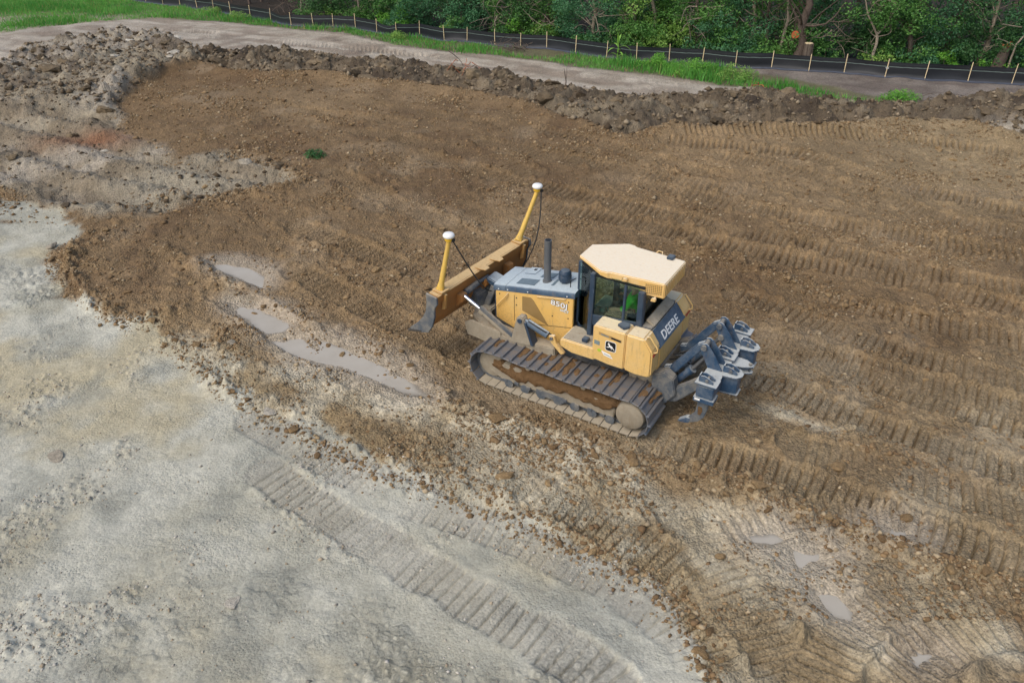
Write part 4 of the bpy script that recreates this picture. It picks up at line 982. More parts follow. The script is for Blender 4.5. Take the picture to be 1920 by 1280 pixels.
mb = MB(); mb.beam([(2.42, .35, .92), (2.42, -.35, .92)], .34, .40, (0, 0, 1)); mb.build('push_frame_nose', 'grime', doz, bevel=.03)
MB().prism([(1.55, .66), (2.45, .74), (2.52, 1.02), (2.35, 1.12), (1.60, 1.06)], 'y', .84, .90).build('push_arm_plate', 'grime', doz, bevel=.015)
# pitch link tower and tilt cylinder in front of the radiator
MB().prism([(2.10, 1.62), (2.46, 1.72), (2.50, 1.66), (2.40, 1.56), (2.12, 1.50)], 'y', -.30, .06).build('link_bracket', 'hood', doz, bevel=.02)
for y in (-.02, .10):
    MB().beam([(2.26, y, 1.58), (2.44, y + .06, 1.02)], .05, .14).build('pitch_link', 'grime2', doz, bevel=.015)
tc_ = MB().tube([(2.62, .66, 1.60), (2.58, .22, 1.65)], .075, 16).build('tilt_cylinder', 'grime2', doz, smooth=40)
MB().tube([(2.58, .26, 1.645), (2.52, -.08, 1.67)], .045, 14).build('chrome_rod', 'pipe', tc_, smooth=40)
MB().lathe((2.64, .70, 1.585), [(.09, -.04), (.09, .04)], 16).build('pin', 'grime2', tc_, smooth=40)

BLW = 1.56
BM = Matrix.Translation((2.73, -.01, 1.945)) @ Matrix.Rotation(math.radians(-6.5), 4, 'Z') @ Matrix.Rotation(math.radians(-1.2), 4, 'X')
front = [(.02, -.005), (.02, -.20), (.06, -.42), (.15, -.62), (.30, -.80), (.47, -.92)]
back = [(.42, -.97), (.16, -.91), (-.02, -.76), (-.12, -.52), (-.14, -.28), (-.20, -.16), (-.205, -.02), (-.19, .0)]
mb = MB(); mb.prism(front + back, 'y', -BLW, BLW); mb.xform(BM)
bl = mb.build('blade', 'bladeback', doz, bevel=.006, seg=1, smooth=30)
mb = MB(); mb.prism([(-.22, -.03), (-.22, -.005), (.03, .022), (.04, -.008)], 'y', -BLW + .03, BLW - .03); mb.xform(BM)
mb.build('top_rail', 'blade', bl, bevel=.006)
mb = MB(); mb.prism([(.395, -.925), (.52, -1.02), (.505, -1.045), (.37, -.965), (.16, -.875), (.15, -.85), (.20, -.84), (.36, -.955)], 'y', -BLW - .01, BLW + .01); mb.xform(BM)
mb.build('cutting_edge', 'edge', bl)
for s in (1, -1):
    prof = [(.05, .03), (.055, -.20), (.10, -.42), (.20, -.60), (.36, -.79), (.62, -1.02), (.56, -1.07), (.28, -1.02), (.08, -.95), (-.05, -.76), (-.14, -.50), (-.16, -.28), (-.25, -.14), (-.24, .0)]
    mb = MB(); mb.prism(prof, 'y', *sorted((BLW * s, (BLW + .05) * s))); mb.xform(BM); mb.build('end_plate', 'grime2', bl, bevel=.008, seg=1)
    mb = MB(); mb.prism([(.56, -1.035), (.70, -1.10), (.66, -1.13), (.30, -1.01), (.26, -.96)], 'y', *sorted(((BLW - .22) * s, (BLW + .06) * s))); mb.xform(BM); mb.build('end_bit', 'edge', bl, bevel=.006, seg=1)
    mb = MB(); mb.box(-.25, .03, *sorted(((BLW - .36) * s, (BLW - .12) * s)), .022, .05); mb.xform(BM); mb.build('mast_foot', 'blade', bl, bevel=.006)
    mb = MB(); mb.prism([(-.21, -.02), (-.28, -.03), (-.22, -.38), (-.13, -.42)], 'y', *sorted(((BLW - .25) * s, (BLW - .20) * s))); mb.xform(BM); mb.build('mast_gusset', 'blade', bl)
    # receiver mast leaning back
    b0 = BM @ Vector((-.10, (BLW - .24) * s, .05)); b1 = Vector((2.585, 1.17, 3.13)) if s > 0 else Vector((2.29, -1.86, 3.13)); d = (b1 - b0).normalized(); L = (b1 - b0).length
    def mp(t, off=(0, 0, 0)): return b0 + d * t + Vector(off)
    mast = MB().tube([mp(0), mp(.10), mp(.16), mp(.5), mp(.52), mp(L - .07)], [.085, .070, .058, .056, .050, .047], 14).build('receiver_mast', 'mast', bl, smooth=40)
    for k in range(3):
        a = k * 2.1 + .6; q = Vector((math.cos(a) * .10, math.sin(a) * .10, 0))
        mb = MB(); mb.add([mp(0, q), mp(0), mp(.24), mp(0, q + Vector((.0, .012, 0))), mp(0, (0, .012, 0)), mp(.24, (0, .012, 0))], [(0, 1, 2), (5, 4, 3), (0, 2, 5, 3), (0, 3, 4, 1), (1, 4, 5, 2)]); mb.build('mast_rib', 'mast', mast)
    tp = mp(L - .07)
    MB().lathe(tp, [(.05, -.02), (.085, .0), (.092, .05), (.10, .07)], 18).build('receiver_base', 'yplast', mast, smooth=40)
    MB().lathe(tp + Vector((0, 0, .068)), [(.105, 0), (.118, .02), (.118, .045), (.10, .072), (.06, .086), (.02, .09)], 22).build('receiver_dome', 'white', mast, smooth=40)
    MB().box(tp.x - .13, tp.x - .07, tp.y - .04, tp.y + .03, tp.z - .015, tp.z + .045).build('receiver_plug', 'black', mast, bevel=.008)
    e = Vector((2.2, .30 * s, 1.58)) if s > 0 else Vector((2.35, -1.25, 1.35)); a = tp + Vector((-.10, 0, -.01)); pts = []
    for k in range(13):
        t = k / 12; p = a.lerp(e, t); p.z -= .30 * math.sin(math.pi * t) if s > 0 else .10 * math.sin(math.pi * t); p.x -= .14 * math.sin(math.pi * t); pts.append(p)
    MB().tube(pts, .014, 7).build('receiver_cable', 'hose', mast, smooth=60)
for y in (.10, -.38):
    mb = MB(); mb.prism([(-.21, y - .11), (-.10, y - .11), (-.10, y + .11), (-.21, y + .11), (-.36, y + .07), (-.36, y - .07)], 'z', .025, .045); mb.xform(BM); mb.build('rail_tab', 'blade', bl, bevel=.004)
for y in (.80, -.80, 0):
    mb = MB(); mb.prism([(-.10, -.25), (-.28, -.28), (-.30, -.40), (-.10, -.62)], 'y', y - .09, y + .09); mb.xform(BM); mb.build('blade_lug', 'bladeback', bl, bevel=.01)
mb = MB(); mb.prism([(-.10, -.45), (-.22, -.55), (-.30, -.90), (.05, -.86)], 'y', -.35, .35); mb.xform(BM); mb.build('blade_yoke', 'grime2', bl, bevel=.02)

# --- ripper
rp0 = MB().beam([(-2.86, -1.12, 1.37), (-2.86, 1.12, 1.37)], .32, .26, (1, 0, 0)).build('ripper_beam', 'rip', doz, bevel=.012)
MB().box(-3.03, -2.69, -1.13, 1.13, 1.503, 1.52).build('beam_top_plate', 'rip', rp0, bevel=.004)
for y in (1.0, .5, 0.0, -.5, -1.0):
    rear = abs(abs(y) - .5) < .1
    if rear:
        MB().prism([(-3.0, y - .15), (-3.0, y + .15), (-3.30, y + .11), (-3.30, y - .11)], 'z', 1.16, 1.50).build('shank_pocket', 'rip', rp0, bevel=.01)
        MB().prism([(-3.02, y - .19), (-3.02, y + .19), (-3.27, y + .16), (-3.35, y + .05), (-3.35, y - .05), (-3.27, y - .16)], 'z', 1.522, 1.55).build('pocket_plate', 'rip', rp0, bevel=.004)
        MB().prism([(-2.98, y - .16), (-2.98, y + .16), (-3.33, y + .12), (-3.33, y - .12)], 'z', 1.145, 1.165).build('pocket_plate', 'rip', rp0, bevel=.004)
        cx = -3.12
    else:
        MB().box(-3.06, -2.66, y - .14, y + .14, 1.522, 1.552).build('pocket_plate', 'rip', rp0, bevel=.004)
        if y: MB().box(-3.05, -2.67, y - .135, y + .135, 1.14, 1.235).build('shank_pocket', 'rip', rp0, bevel=.008)
        cx = -2.84
    # pin bracket: two rounded cheeks with a pin between
    pk = MB()
    prof = [(cx + .13, 1.552), (cx + .13, 1.63), (cx + .10, 1.675), (cx + .04, 1.69), (cx - .06, 1.655), (cx - .13, 1.60), (cx - .14, 1.552)]
    for dy in (-.075, .045): pk.prism(prof, 'y', y + dy, y + dy + .03)
    pb = pk.build('pin_bracket', 'rip', rp0, bevel=.006, seg=1)
    MB().lathe((cx - .02, y, 1.61), [(.028, -.10), (.028, .10)], 12, 'y').build('pin', 'grime2', pb, smooth=40)
    MB().beam([(cx + .125, y, 1.56), (cx + .125, y, 1.68)], .12, .02).build('bracket_end', 'rip', pb)
MB().prism([(-3.02, -.17), (-3.02, .17), (-3.24, .13), (-3.40, .03), (-3.40, -.05), (-3.24, -.15)], 'z', 1.44, 1.465).build('hitch_plate', 'rip', rp0, bevel=.004)
MB().prism([(-3.02, -.17), (-3.02, .17), (-3.24, .13), (-3.40, .03), (-3.40, -.05), (-3.24, -.15)], 'z', 1.30, 1.325).build('hitch_plate', 'rip', rp0, bevel=.004)
MB().lathe((-3.34, 0, 1.385), [(.02, -.10), (.02, .10), (.035, .10), (.035, .12)], 10).build('hitch_pin', 'grime2', rp0)
for s in (1, -1):
    y = .42 * s
    for dy in (-.13, .10):
        MB().prism([(-2.70, 1.50), (-2.98, 1.51), (-2.80, 1.80), (-2.66, 1.98), (-2.60, 2.01), (-2.53, 1.99), (-2.50, 1.92), (-2.52, 1.84)], 'y', y + dy, y + dy + .03).build('ripper_tower', 'rip', rp0, bevel=.006, seg=1)
    MB().lathe((-2.58, y, 1.925), [(.055, -.17), (.055, .17)], 16, 'y').build('pin', 'grime2', rp0, smooth=40)
    MB().beam([(-1.86, y, 1.12), (-2.02, y, 1.18), (-2.48, y, 1.86), (-2.60, y, 1.94)], .13, [.17, .17, .14, .13]).build('upper_link', 'rip', rp0, bevel=.02)
    MB().beam([(-1.80, .60 * s, .62), (-2.15, .60 * s, .72), (-2.45, .60 * s, 1.02), (-2.70, .60 * s, 1.26)], .13, [.30, .28, .22, .20]).build('lower_link', 'grime2', rp0, bevel=.02)
    MB().prism([(-1.70, .50), (-2.02, .52), (-2.22, .80), (-2.14, 1.14), (-1.95, 1.26), (-1.72, 1.12)], 'y', *sorted((.52 * s, .74 * s))).build('ripper_mount', 'grime2', rp0, bevel=.02)
    rc = MB().tube([(-1.98, .40 * s, .74), (-2.34, .36 * s, 1.22)], .075, 16).build('ripper_cylinder', 'rip', rp0, smooth=40)
    MB().tube([(-2.30, .365 * s, 1.17), (-2.37, .357 * s, 1.26)], .092, 16).build('cylinder_head', 'rip', rc, smooth=40)
    MB().tube([(-2.34, .36 * s, 1.22), (-2.62, .33 * s, 1.66)], .038, 12).build('chrome_rod', 'pipe', rc, smooth=40)
    MB().lathe((-2.64, .33 * s, 1.69), [(.06, -.07), (.06, .07)], 14, 'y').build('rod_eye', 'grime2', rc, smooth=40)
    MB().tube([(-1.82, .10 * s, 1.12), (-2.02, .14 * s, 1.24), (-2.2, .26 * s, 1.30), (-2.33, .30 * s, 1.28)], .016, 7).build('hydraulic_hose', 'hose', rc, smooth=60)
    MB().tube([(-1.82, .18 * s, 1.05), (-2.0, .22 * s, 1.10), (-2.12, .30 * s, .98), (-2.05, .34 * s, .86)], .016, 7).build('hydraulic_hose', 'pipe', rc, smooth=60)
sh = MB(); sh.prism([(-2.80, 1.30), (-2.92, 1.30), (-2.94, .95), (-2.90, .76), (-2.80, .62), (-2.66, .545), (-2.50, .53), (-2.48, .55), (-2.62, .66), (-2.72, .80), (-2.74, .98), (-2.74, 1.30)], 'y', .955, 1.045)
shank = sh.build('ripper_shank', 'grime2', rp0, bevel=.012)
MB().prism([(-2.84, .98), (-2.86, .90), (-2.83, .80), (-2.78, .80), (-2.77, .98)], 'y', 1.046, 1.056).build('shank_wear_patch', 'mud', shank)
MB().prism([(-2.64, .535), (-2.66, .655), (-2.58, .645), (-2.44, .53), (-2.42, .50), (-2.52, .50)], 'y', .94, 1.06).build('shank_tooth', 'rip', shank, bevel=.008)
MB().box(-2.80, -2.70, 1.136, 1.139, 1.18, 1.22).build('white_tag', 'lettering', rp0)
MB().box(-2.10, -1.95, -1.40, -.72, .98, 1.0).build('rear_shield', 'rip', doz)

# ---------------------------------------------------------------- operator at the controls
def skin_body(name, joints, edges, mat, parent=None, sub=2):
    me = bpy.data.meshes.new(name); me.from_pydata([j[0] for j in joints], edges, [])
    o = link(name, me, parent); md = o.modifiers.new('skin', 'SKIN')
    for i, j in enumerate(joints): me.skin_vertices[0].data[i].radius = j[1] if isinstance(j[1], tuple) else (j[1], j[1])
    me.skin_vertices[0].data[0].use_root = True
    s_ = o.modifiers.new('sub', 'SUBSURF'); s_.levels = sub; s_.render_levels = sub; md.use_smooth_shade = True
    me.materials.append(mat); return o
M['skin'] = plain('skin', (176, 126, 100), .6, 0, .05); M['hivis'] = plain('green_safety_shirt', (60, 232, 60), .7, 0, .06)
M['jeans'] = plain('dark_trousers', (48, 54, 66), .9); M['hair'] = plain('brown_hair', (58, 44, 34), .8)
SX, SZ = -.92, 1.80
J = [((SX, 0, SZ + .08), .13), ((SX - .02, 0, SZ + .28), .13), ((SX - .04, 0, SZ + .46), (.12, .15)), ((SX - .02, 0, SZ + .56), .06), ((SX + .02, 0, SZ + .65), .085), ((SX + .03, 0, SZ + .76), .085)]
E_ = [(0, 1), (1, 2), (2, 3), (3, 4), (4, 5)]
for s in (1, -1):
    b = len(J)
    J += [((SX - .02, .19 * s, SZ + .48), .062), ((SX + .06, .27 * s, SZ + .26), .05), ((SX + .30, .33 * s, SZ + .22), .038), ((SX + .37, .345 * s, SZ + .225), .03)]
    E_ += [(2, b), (b, b + 1), (b + 1, b + 2), (b + 2, b + 3)]
    hb = b + 3
    for k in range(4):
        c = len(J); yy = .345 * s + (k - 1.5) * .018
        J += [((SX + .415, yy, SZ + .225), .009), ((SX + .445, yy, SZ + .20), .0085), ((SX + .435, yy, SZ + .175), .008)]; E_ += [(hb, c), (c, c + 1), (c + 1, c + 2)]
    c = len(J); J += [((SX + .385, (.345 - .035) * s, SZ + .215), .01), ((SX + .41, (.345 - .05) * s, SZ + .195), .009)]; E_ += [(hb, c), (c, c + 1)]
    b = len(J)
    J += [((SX + .02, .10 * s, SZ + .06), .09), ((SX + .44, .14 * s, SZ + .08), .065), ((SX + .56, .14 * s, SZ - .28), .045), ((SX + .68, .14 * s, SZ - .31), .035)]
    E_ += [(0, b), (b, b + 1), (b + 1, b + 2), (b + 2, b + 3)]
person = empty('person'); person.matrix_world = doz.matrix_world.copy()
tag(person, 'person in a bright green safety shirt seated at the controls in the cab', 'person')
body = skin_body('body', J, E_, M['skin'], person)
T = [((SX, 0, SZ + .08), .15), ((SX - .02, 0, SZ + .28), .155), ((SX - .04, 0, SZ + .46), (.145, .17)), ((SX - .03, 0, SZ + .53), .085)]; TE = [(0, 1), (1, 2), (2, 3)]
for s in (1, -1):
    b = len(T); T += [((SX - .02, .20 * s, SZ + .48), .085), ((SX + .06, .28 * s, SZ + .27), .07), ((SX + .16, .30 * s, SZ + .245), .06)]; TE += [(2, b), (b, b + 1), (b + 1, b + 2)]
skin_body('shirt', T, TE, M['hivis'], person)
T = [((SX, 0, SZ + .06), .15)]; TE = []
for s in (1, -1):
    b = len(T); T += [((SX + .04, .10 * s, SZ + .06), .105), ((SX + .44, .14 * s, SZ + .08), .082), ((SX + .56, .14 * s, SZ - .24), .06)]; TE += [(0, b), (b, b + 1), (b + 1, b + 2)]
skin_body('trousers', T, TE, M['jeans'], person)
MB().lathe((SX + .015, 0, SZ + .70), [(.093, .0), (.10, .06), (.092, .11), (.06, .14), (.02, .15)], 18).build('hair', 'hair', person, smooth=60)
MB().add([(SX + .115, -.012, SZ + .70), (SX + .115, .012, SZ + .70), (SX + .105, 0, SZ + .74), (SX + .145, 0, SZ + .695)], [(0, 1, 2), (0, 3, 1), (1, 3, 2), (2, 3, 0)]).build('nose', 'skin', person)
for s in (1, -1):
    MB().lathe((SX + .098, .033 * s, SZ + .735), [(.004, -.008), (.011, -.004), (.011, .004), (.004, .008)], 8, 'y').build('eye', 'decal_black', person)
    MB().lathe((SX + .02, .088 * s, SZ + .71), [(.012, -.008), (.026, 0), (.012, .008)], 8, 'y').build('ear', 'skin', person)
MB().beam([(SX + .108, -.025, SZ + .655), (SX + .108, .025, SZ + .655)], .01, .012, (0, 0, 1)).build('mouth', 'red', person)
# ---------------------------------------------------------------- puddles
def puddle_material():
    m, nt, b = new_mat('muddy_water'); L = nt.links.new
    tc = node(nt, 'ShaderNodeTexCoord'); n1 = node(nt, 'ShaderNodeTexNoise', Scale=2.2, Detail=5.0); L(tc.outputs['Object'], n1.inputs['Vector'])
    cr = node(nt, 'ShaderNodeMix', data_type='RGBA'); cr.inputs[6].default_value = (*lin(164, 156, 141), 1); cr.inputs[7].default_value = (*lin(186, 180, 167), 1)
    L(n1.outputs[0], cr.inputs[0]); L(cr.outputs[2], b.inputs['Base Color']); b.inputs['Roughness'].default_value = .14; b.inputs['Specular IOR Level'].default_value = .4
    fl = node(nt, 'ShaderNodeAttribute', attribute_name='film'); L(fl.outputs['Fac'], b.inputs['Alpha'])
    n2 = node(nt, 'ShaderNodeTexNoise', Scale=14.0, Detail=2.0); L(tc.outputs['Object'], n2.inputs['Vector'])
    bp = node(nt, 'ShaderNodeBump', Strength=.12, Distance=.01); L(n2.outputs[0], bp.inputs['Height']); L(bp.outputs[0], b.inputs['Normal'])
    return m
WATER = puddle_material()
for k, p in enumerate(PUDDLES):
    xs = [q[0] for q in p]; ys = [q[1] for q in p]; st = .07
    X, Y = np.meshgrid(np.arange(min(xs) - .15, max(xs) + .15, st), np.arange(min(ys) - .15, max(ys) + .15, st))
    sd = poly_sd(X.ravel(), Y.ravel(), p).reshape(X.shape)
    Z = macro(X, Y) + .03 - .012
    idx = np.arange(X.size).reshape(X.shape); ok = (sd[:-1, :-1] > -.12)
    q = np.stack([idx[:-1, :-1], idx[:-1, 1:], idx[1:, 1:], idx[1:, :-1]], -1)[ok]
    used, inv = np.unique(q, return_inverse=True)
    me = bpy.data.meshes.new('puddle'); me.from_pydata(np.stack([X, Y, Z], -1).reshape(-1, 3)[used].tolist(), [], inv.reshape(-1, 4).tolist())
    me.polygons.foreach_set('use_smooth', np.ones(len(me.polygons), bool)); me.materials.append(WATER)
    aa = sstep(-.12, .07, sd + .14 * fbm(X.ravel(), Y.ravel(), .5, 3, 90).reshape(X.shape)).ravel()[used]; at = me.attributes.new('film', 'FLOAT', 'POINT'); at.data.foreach_set('value', aa.astype(np.float32))
    o = link('puddle', me); o['kind'] = 'structure'

# ---------------------------------------------------------------- silt fence along the wood
M['stake'] = coat('pale_wood', (222, 200, 158), (230, 214, 180), .3, .4, .8, scale=8)
def fabric_material():
    m, nt, b = new_mat('black_geotextile'); L = nt.links.new
    av = node(nt, 'ShaderNodeAttribute', attribute_name='v'); tc = node(nt, 'ShaderNodeTexCoord')
    n1 = node(nt, 'ShaderNodeTexNoise', Scale=5.0, Detail=6.0); L(tc.outputs['Object'], n1.inputs['Vector'])
    ramp = node(nt, 'ShaderNodeValToRGB'); e = ramp.color_ramp; e.interpolation = 'LINEAR'
    base = (*lin(20, 24, 30), 1); line = (*lin(112, 128, 122), 1)
    e.elements[0].position = .0; e.elements[0].color = (*lin(74, 80, 92), 1); e.elements[1].position = .07; e.elements[1].color = base  # paler foot: sheen of the toe flap put into the colour
    for pos, c in ((.66, base), (.675, line), (.695, line), (.71, base), (.86, base), (.865, (*lin(60, 70, 72), 1)), (.875, base)):
        x = e.elements.new(pos); x.color = c
    L(av.outputs['Fac'], ramp.inputs[0]); q = node(nt, 'ShaderNodeMapRange'); q.inputs[3].default_value = .7; q.inputs[4].default_value = 1.3; L(n1.outputs[0], q.inputs[0])
    vm = node(nt, 'ShaderNodeVectorMath', operation='SCALE'); L(ramp.outputs[0], vm.inputs[0]); L(q.outputs[0], vm.inputs['Scale']); L(vm.outputs[0], b.inputs['Base Color'])
    b.inputs['Roughness'].default_value = .55
    return m
FAB = fabric_material()
fence = empty('silt_fence', (STAKES[20][0], STAKES[20][1], 0)); tag(fence, 'long black silt fence on pale wooden stakes along the edge of the woods', 'fence')
fo = Vector(fence.location)
rf = np.random.default_rng(21)
stake_me = MB().prism([(-.022, -.022), (.022, -.022), (.022, .022), (-.022, .022)], 'z', -.15, 1.0).mesh('stake', 'stake', bevel=.003, seg=1)
hts = []
for i, (sx, sy) in enumerate(STAKES):
    o = link('stake', stake_me, fence); zz = ground_z(sx, sy); hts.append(zz)
    o.location = Vector((sx, sy, zz)) - fo; o.rotation_euler = (rf.uniform(-.06, .06), rf.uniform(-.03, .05), rf.uniform(0, 1.5)); o.scale = (.75, .75, rf.uniform(.82, .95))
for i in range(len(STAKES) - 1):
    a, b = np.array(STAKES[i]), np.array(STAKES[i + 1]); t = (b - a) / np.linalg.norm(b - a); nrm = np.array([-t[1], t[0]]);
    if nrm[1] < 0: nrm = -nrm
    NU, NV = 13, 10; V = []; vv = []
    dip = .03 * rf.random() + (.20 if i in (8, 13) else 0); top0 = .73 + .03 * rf.random()
    bulge = rf.uniform(-.05, .10)
    for u in range(NU):
        f = u / (NU - 1); p = a + (b - a) * f + nrm * .03; sag = math.sin(math.pi * f)
        for v in range(NV):
            w = v / (NV - 1)
            if v < 3: off = -(.24 * (3 - v) / 3) * (.5 + .5 * noise(np.array([i * 3.3 + f * 3.]), np.array([2.]), 3)[0]); zz_ = .015 + .03 * v / 3
            else: off = bulge * sag * math.sin(math.pi * (w - .2)); zz_ = .045 + (top0 - .045 - dip * sag) * (v - 2) / (NV - 3)
            x, y = p[0] + nrm[0] * off, p[1] + nrm[1] * off
            V.append((x - fo.x, y - fo.y, ground_z(x, y) * (1 if v < 3 else 0) + (0 if v < 3 else (hts[i] * (1 - f) + hts[i + 1] * f)) + zz_ + .02 * (rf.random() - .5) * sag)); vv.append(max(0., (v - 2) / (NV - 3)) if v >= 3 else .0)
    F = [(u * NV + v, (u + 1) * NV + v, (u + 1) * NV + v + 1, u * NV + v + 1) for u in range(NU - 1) for v in range(NV - 1)]
    me = bpy.data.meshes.new('fabric_panel'); me.from_pydata(V, [], F)
    at = me.attributes.new('v', 'FLOAT', 'POINT'); at.data.foreach_set('value', np.array(vv, np.float32))
    me.polygons.foreach_set('use_smooth', np.ones(len(F), bool)); me.materials.append(FAB); link('fabric_panel', me, fence)
s_, e_ = STAKES[30], ground_z(*STAKES[30])
ring = [(s_[0] - fo.x + .07 * math.cos(a), s_[1] - fo.y - .05 + .02 * math.sin(a), e_ + .45 + .03 * math.sin(a) + .01) for a in np.linspace(0, 6.28, 17)]
MB().tube(ring, .008, 6).build('tie_ring', 'white', fence)

# ---------------------------------------------------------------- foliage
def leaf_material(name, trans=.35):
    m = bpy.data.materials.new(name); m.use_nodes = True; nt = m.node_tree; nt.nodes.clear(); L = nt.links.new
    out = node(nt, 'ShaderNodeOutputMaterial'); a = node(nt, 'ShaderNodeAttribute', attribute_name='leaf')
    d = node(nt, 'ShaderNodeBsdfPrincipled', Roughness=.5); t = node(nt, 'ShaderNodeBsdfTranslucent'); mx = node(nt, 'ShaderNodeMixShader'); mx.inputs[0].default_value = trans
    d.inputs['Specular IOR Level'].default_value = .35
    L(a.outputs['Color'], d.inputs['Base Color']); L(a.outputs['Color'], t.inputs[0]); L(d.outputs[0], mx.inputs[1]); L(t.outputs[0], mx.inputs[2]); L(mx.outputs[0], out.inputs[0])
    return m
LEAF = leaf_material('leaves')
M['bark'] = coat('grey_bark', (104, 94, 84), (140, 130, 116), .2, .5, .95, scale=7, bump=.03, spec=.1)
M['bark_pale'] = coat('pale_bark', (158, 146, 130), (128, 116, 102), .2, .5, .9, scale=7, bump=.02, spec=.1)
M['bark_dark'] = coat('dark_bark', (98, 86, 78), (124, 112, 102), .2, .5, .95, scale=7, bump=.04, spec=.1)
M['cutwood'] = plain('fresh_cut_wood', (196, 104, 62), .8, 0, .25, 9)
M['rootwood'] = plain('torn_root_wood', (172, 98, 62), .85, 0, .3, 9)
def leaf_quads(cen, nrm, size, aspect, rg):
    """rhombus leaves: centres, facing, size -> verts, faces"""
    n = len(cen); a = rg.normal(size=(n, 3)); u = np.cross(nrm, a); u /= np.linalg.norm(u, axis=1)[:, None] + 1e-9; w = np.cross(nrm, u)
    w /= np.linalg.norm(w, axis=1)[:, None] + 1e-9
    L = (size * .5)[:, None]; B = (size * .5 * aspect)[:, None]
    v = np.stack([cen - u * L, cen - w * B + u * L * .1, cen + u * L, cen + w * B + u * L * .1], 1)
    return v.reshape(-1, 3), np.arange(n * 4).reshape(n, 4)
def leaf_mesh(name, cen, nrm, size, col, rg, aspect=.55, mat=None):
    v, f = leaf_quads(cen, nrm, size, aspect, rg)
    me = bpy.data.meshes.new(name); me.vertices.add(len(v)); me.vertices.foreach_set('co', v.astype(np.float32).ravel())
    me.loops.add(f.size); me.loops.foreach_set('vertex_index', f.ravel().astype(np.int32)); me.polygons.add(len(f)); me.polygons.foreach_set('loop_start', np.arange(0, f.size, 4, dtype=np.int32))
    c = np.repeat(np.concatenate([col, np.ones((len(col), 1))], 1), 4, 0)
    a = me.attributes.new('leaf', 'FLOAT_COLOR', 'POINT'); a.data.foreach_set('color', c.astype(np.float32).ravel())
    me.update(calc_edges=True); me.materials.append(mat or LEAF); return me
TINT = dict(dark=((44, 82, 46), (84, 128, 70)), mid=((62, 114, 56), (116, 164, 82)), blue=((50, 100, 66), (100, 152, 104)), light=((100, 150, 66), (162, 196, 100)), bright=((84, 150, 54), (134, 190, 76)))
def clump_leaves(clumps, per, tint, rg, size=(.085, .16)):
    lo, hi = lin(*TINT[tint][0]), lin(*TINT[tint][1]); Cc, N, S, K = [], [], [], []
    for (c, r) in clumps:
        n = max(12, int(per * r * r * (.45 if c[2] > 5.5 else 1))); d = rg.normal(size=(n, 3)); d /= np.linalg.norm(d, axis=1)[:, None]
        rad = r * (.45 + .55 * rg.random(n) ** .5); p = np.array(c) + d * rad[:, None] * np.array([1, 1, .72])
        nn = d * .6 + rg.normal(size=(n, 3)) * .45 + np.array([0, 0, .55]); nn /= np.linalg.norm(nn, axis=1)[:, None]
        t = np.clip(rg.random(n) * .7 + rg.random() * .35, 0, 1)[:, None]
        Cc.append(p); N.append(nn); S.append(rg.uniform(*size, n)); K.append(lo * (1 - t) + hi * t)
    return np.concatenate(Cc), np.concatenate(N), np.concatenate(S), np.concatenate(K)
def limb(mb, p, q, r0, r1, rg, n=6, bend=.12, seg=6):
    p, q = np.array(p, float), np.array(q, float); L = np.linalg.norm(q - p); off = rg.normal(size=3) * bend * L; pts = []
    for k in range(seg + 1):
        t = k / seg; pts.append(tuple(p + (q - p) * t + off * math.sin(math.pi * t) + rg.normal(size=3) * L * .012))
    mb.tube(pts, [r0 + (r1 - r0) * k / seg for k in range(seg + 1)], n); return pts
def make_tree(name, xy, h, crown_r, trunk_r, tint, bark, seed, label, cat='tree', group=None, low=.9, per=520, nclump=34, lean=(0, 0), fork=False, twigs=8, scar=False):
    rg = np.random.default_rng(seed); z0 = ground_z(*xy); t = empty(name, (xy[0], xy[1], z0 - .05)); tag(t, label, cat, group)
    mb = MB(); topx, topy = lean[0] * h, lean[1] * h
    tips = []
    if fork:
        base = limb(mb, (0, 0, 0), (lean[0] * .9, lean[1] * .9, .28 * h), trunk_r, trunk_r * .8, rg, 9, .03)
        for s in (-1, 1): tips.append(limb(mb, base[-1], (topx + s * .16 * h, topy + rg.normal() * .2, h * .8), trunk_r * .62, trunk_r * .2, rg, 8, .07))
    else: tips.append(limb(mb, (0, 0, 0), (topx, topy, h * .85), trunk_r, trunk_r * .3, rg, 9, .03, 9))
    clumps = []
    for k in range(nclump):
        zt = low + (h - low) * rg.random() ** 1.8; rr = crown_r * (1 - .55 * max(0, (zt / h - .5) * 2) ** 2) * (.55 + .45 * min(1, zt / (.3 * h)))
        a = rg.random() * 6.283; d = rr * rg.random() ** .55
        c = (lean[0] * zt + d * math.cos(a), lean[1] * zt + d * math.sin(a) * .9, zt); clumps.append((c, rg.uniform(.38, .78)))
        if k % 3 == 0:
            st = tips[rg.integers(len(tips))]; s0 = st[min(len(st) - 1, max(1, int(len(st) * min(.95, zt / h * .8))))]
            limb(mb, s0, c, trunk_r * .24, .012, rg, 5, .14, 5)
    for k in range(twigs):                                           # bare twigs low on the stem
        z = rg.uniform(.4, 3.6); a = rg.uniform(3.0, 6.4); l = rg.uniform(.6, 1.9)
        e = limb(mb, (lean[0] * z, lean[1] * z, z), (lean[0] * z + l * math.cos(a), lean[1] * z + l * math.sin(a) * .7, z + rg.uniform(.1, 1.2)), .028, .008, rg, 5, .12, 5)
        limb(mb, e[3], (e[3][0] + rg.normal() * .5, e[3][1] + rg.normal() * .3, e[3][2] + rg.uniform(.2, .7)), .014, .005, rg, 4, .1, 4)
    mb.build('trunk', bark, t, smooth=60)
    link('crown', leaf_mesh('crown', *clump_leaves(clumps, per, tint, rg), rg), t)
    return t
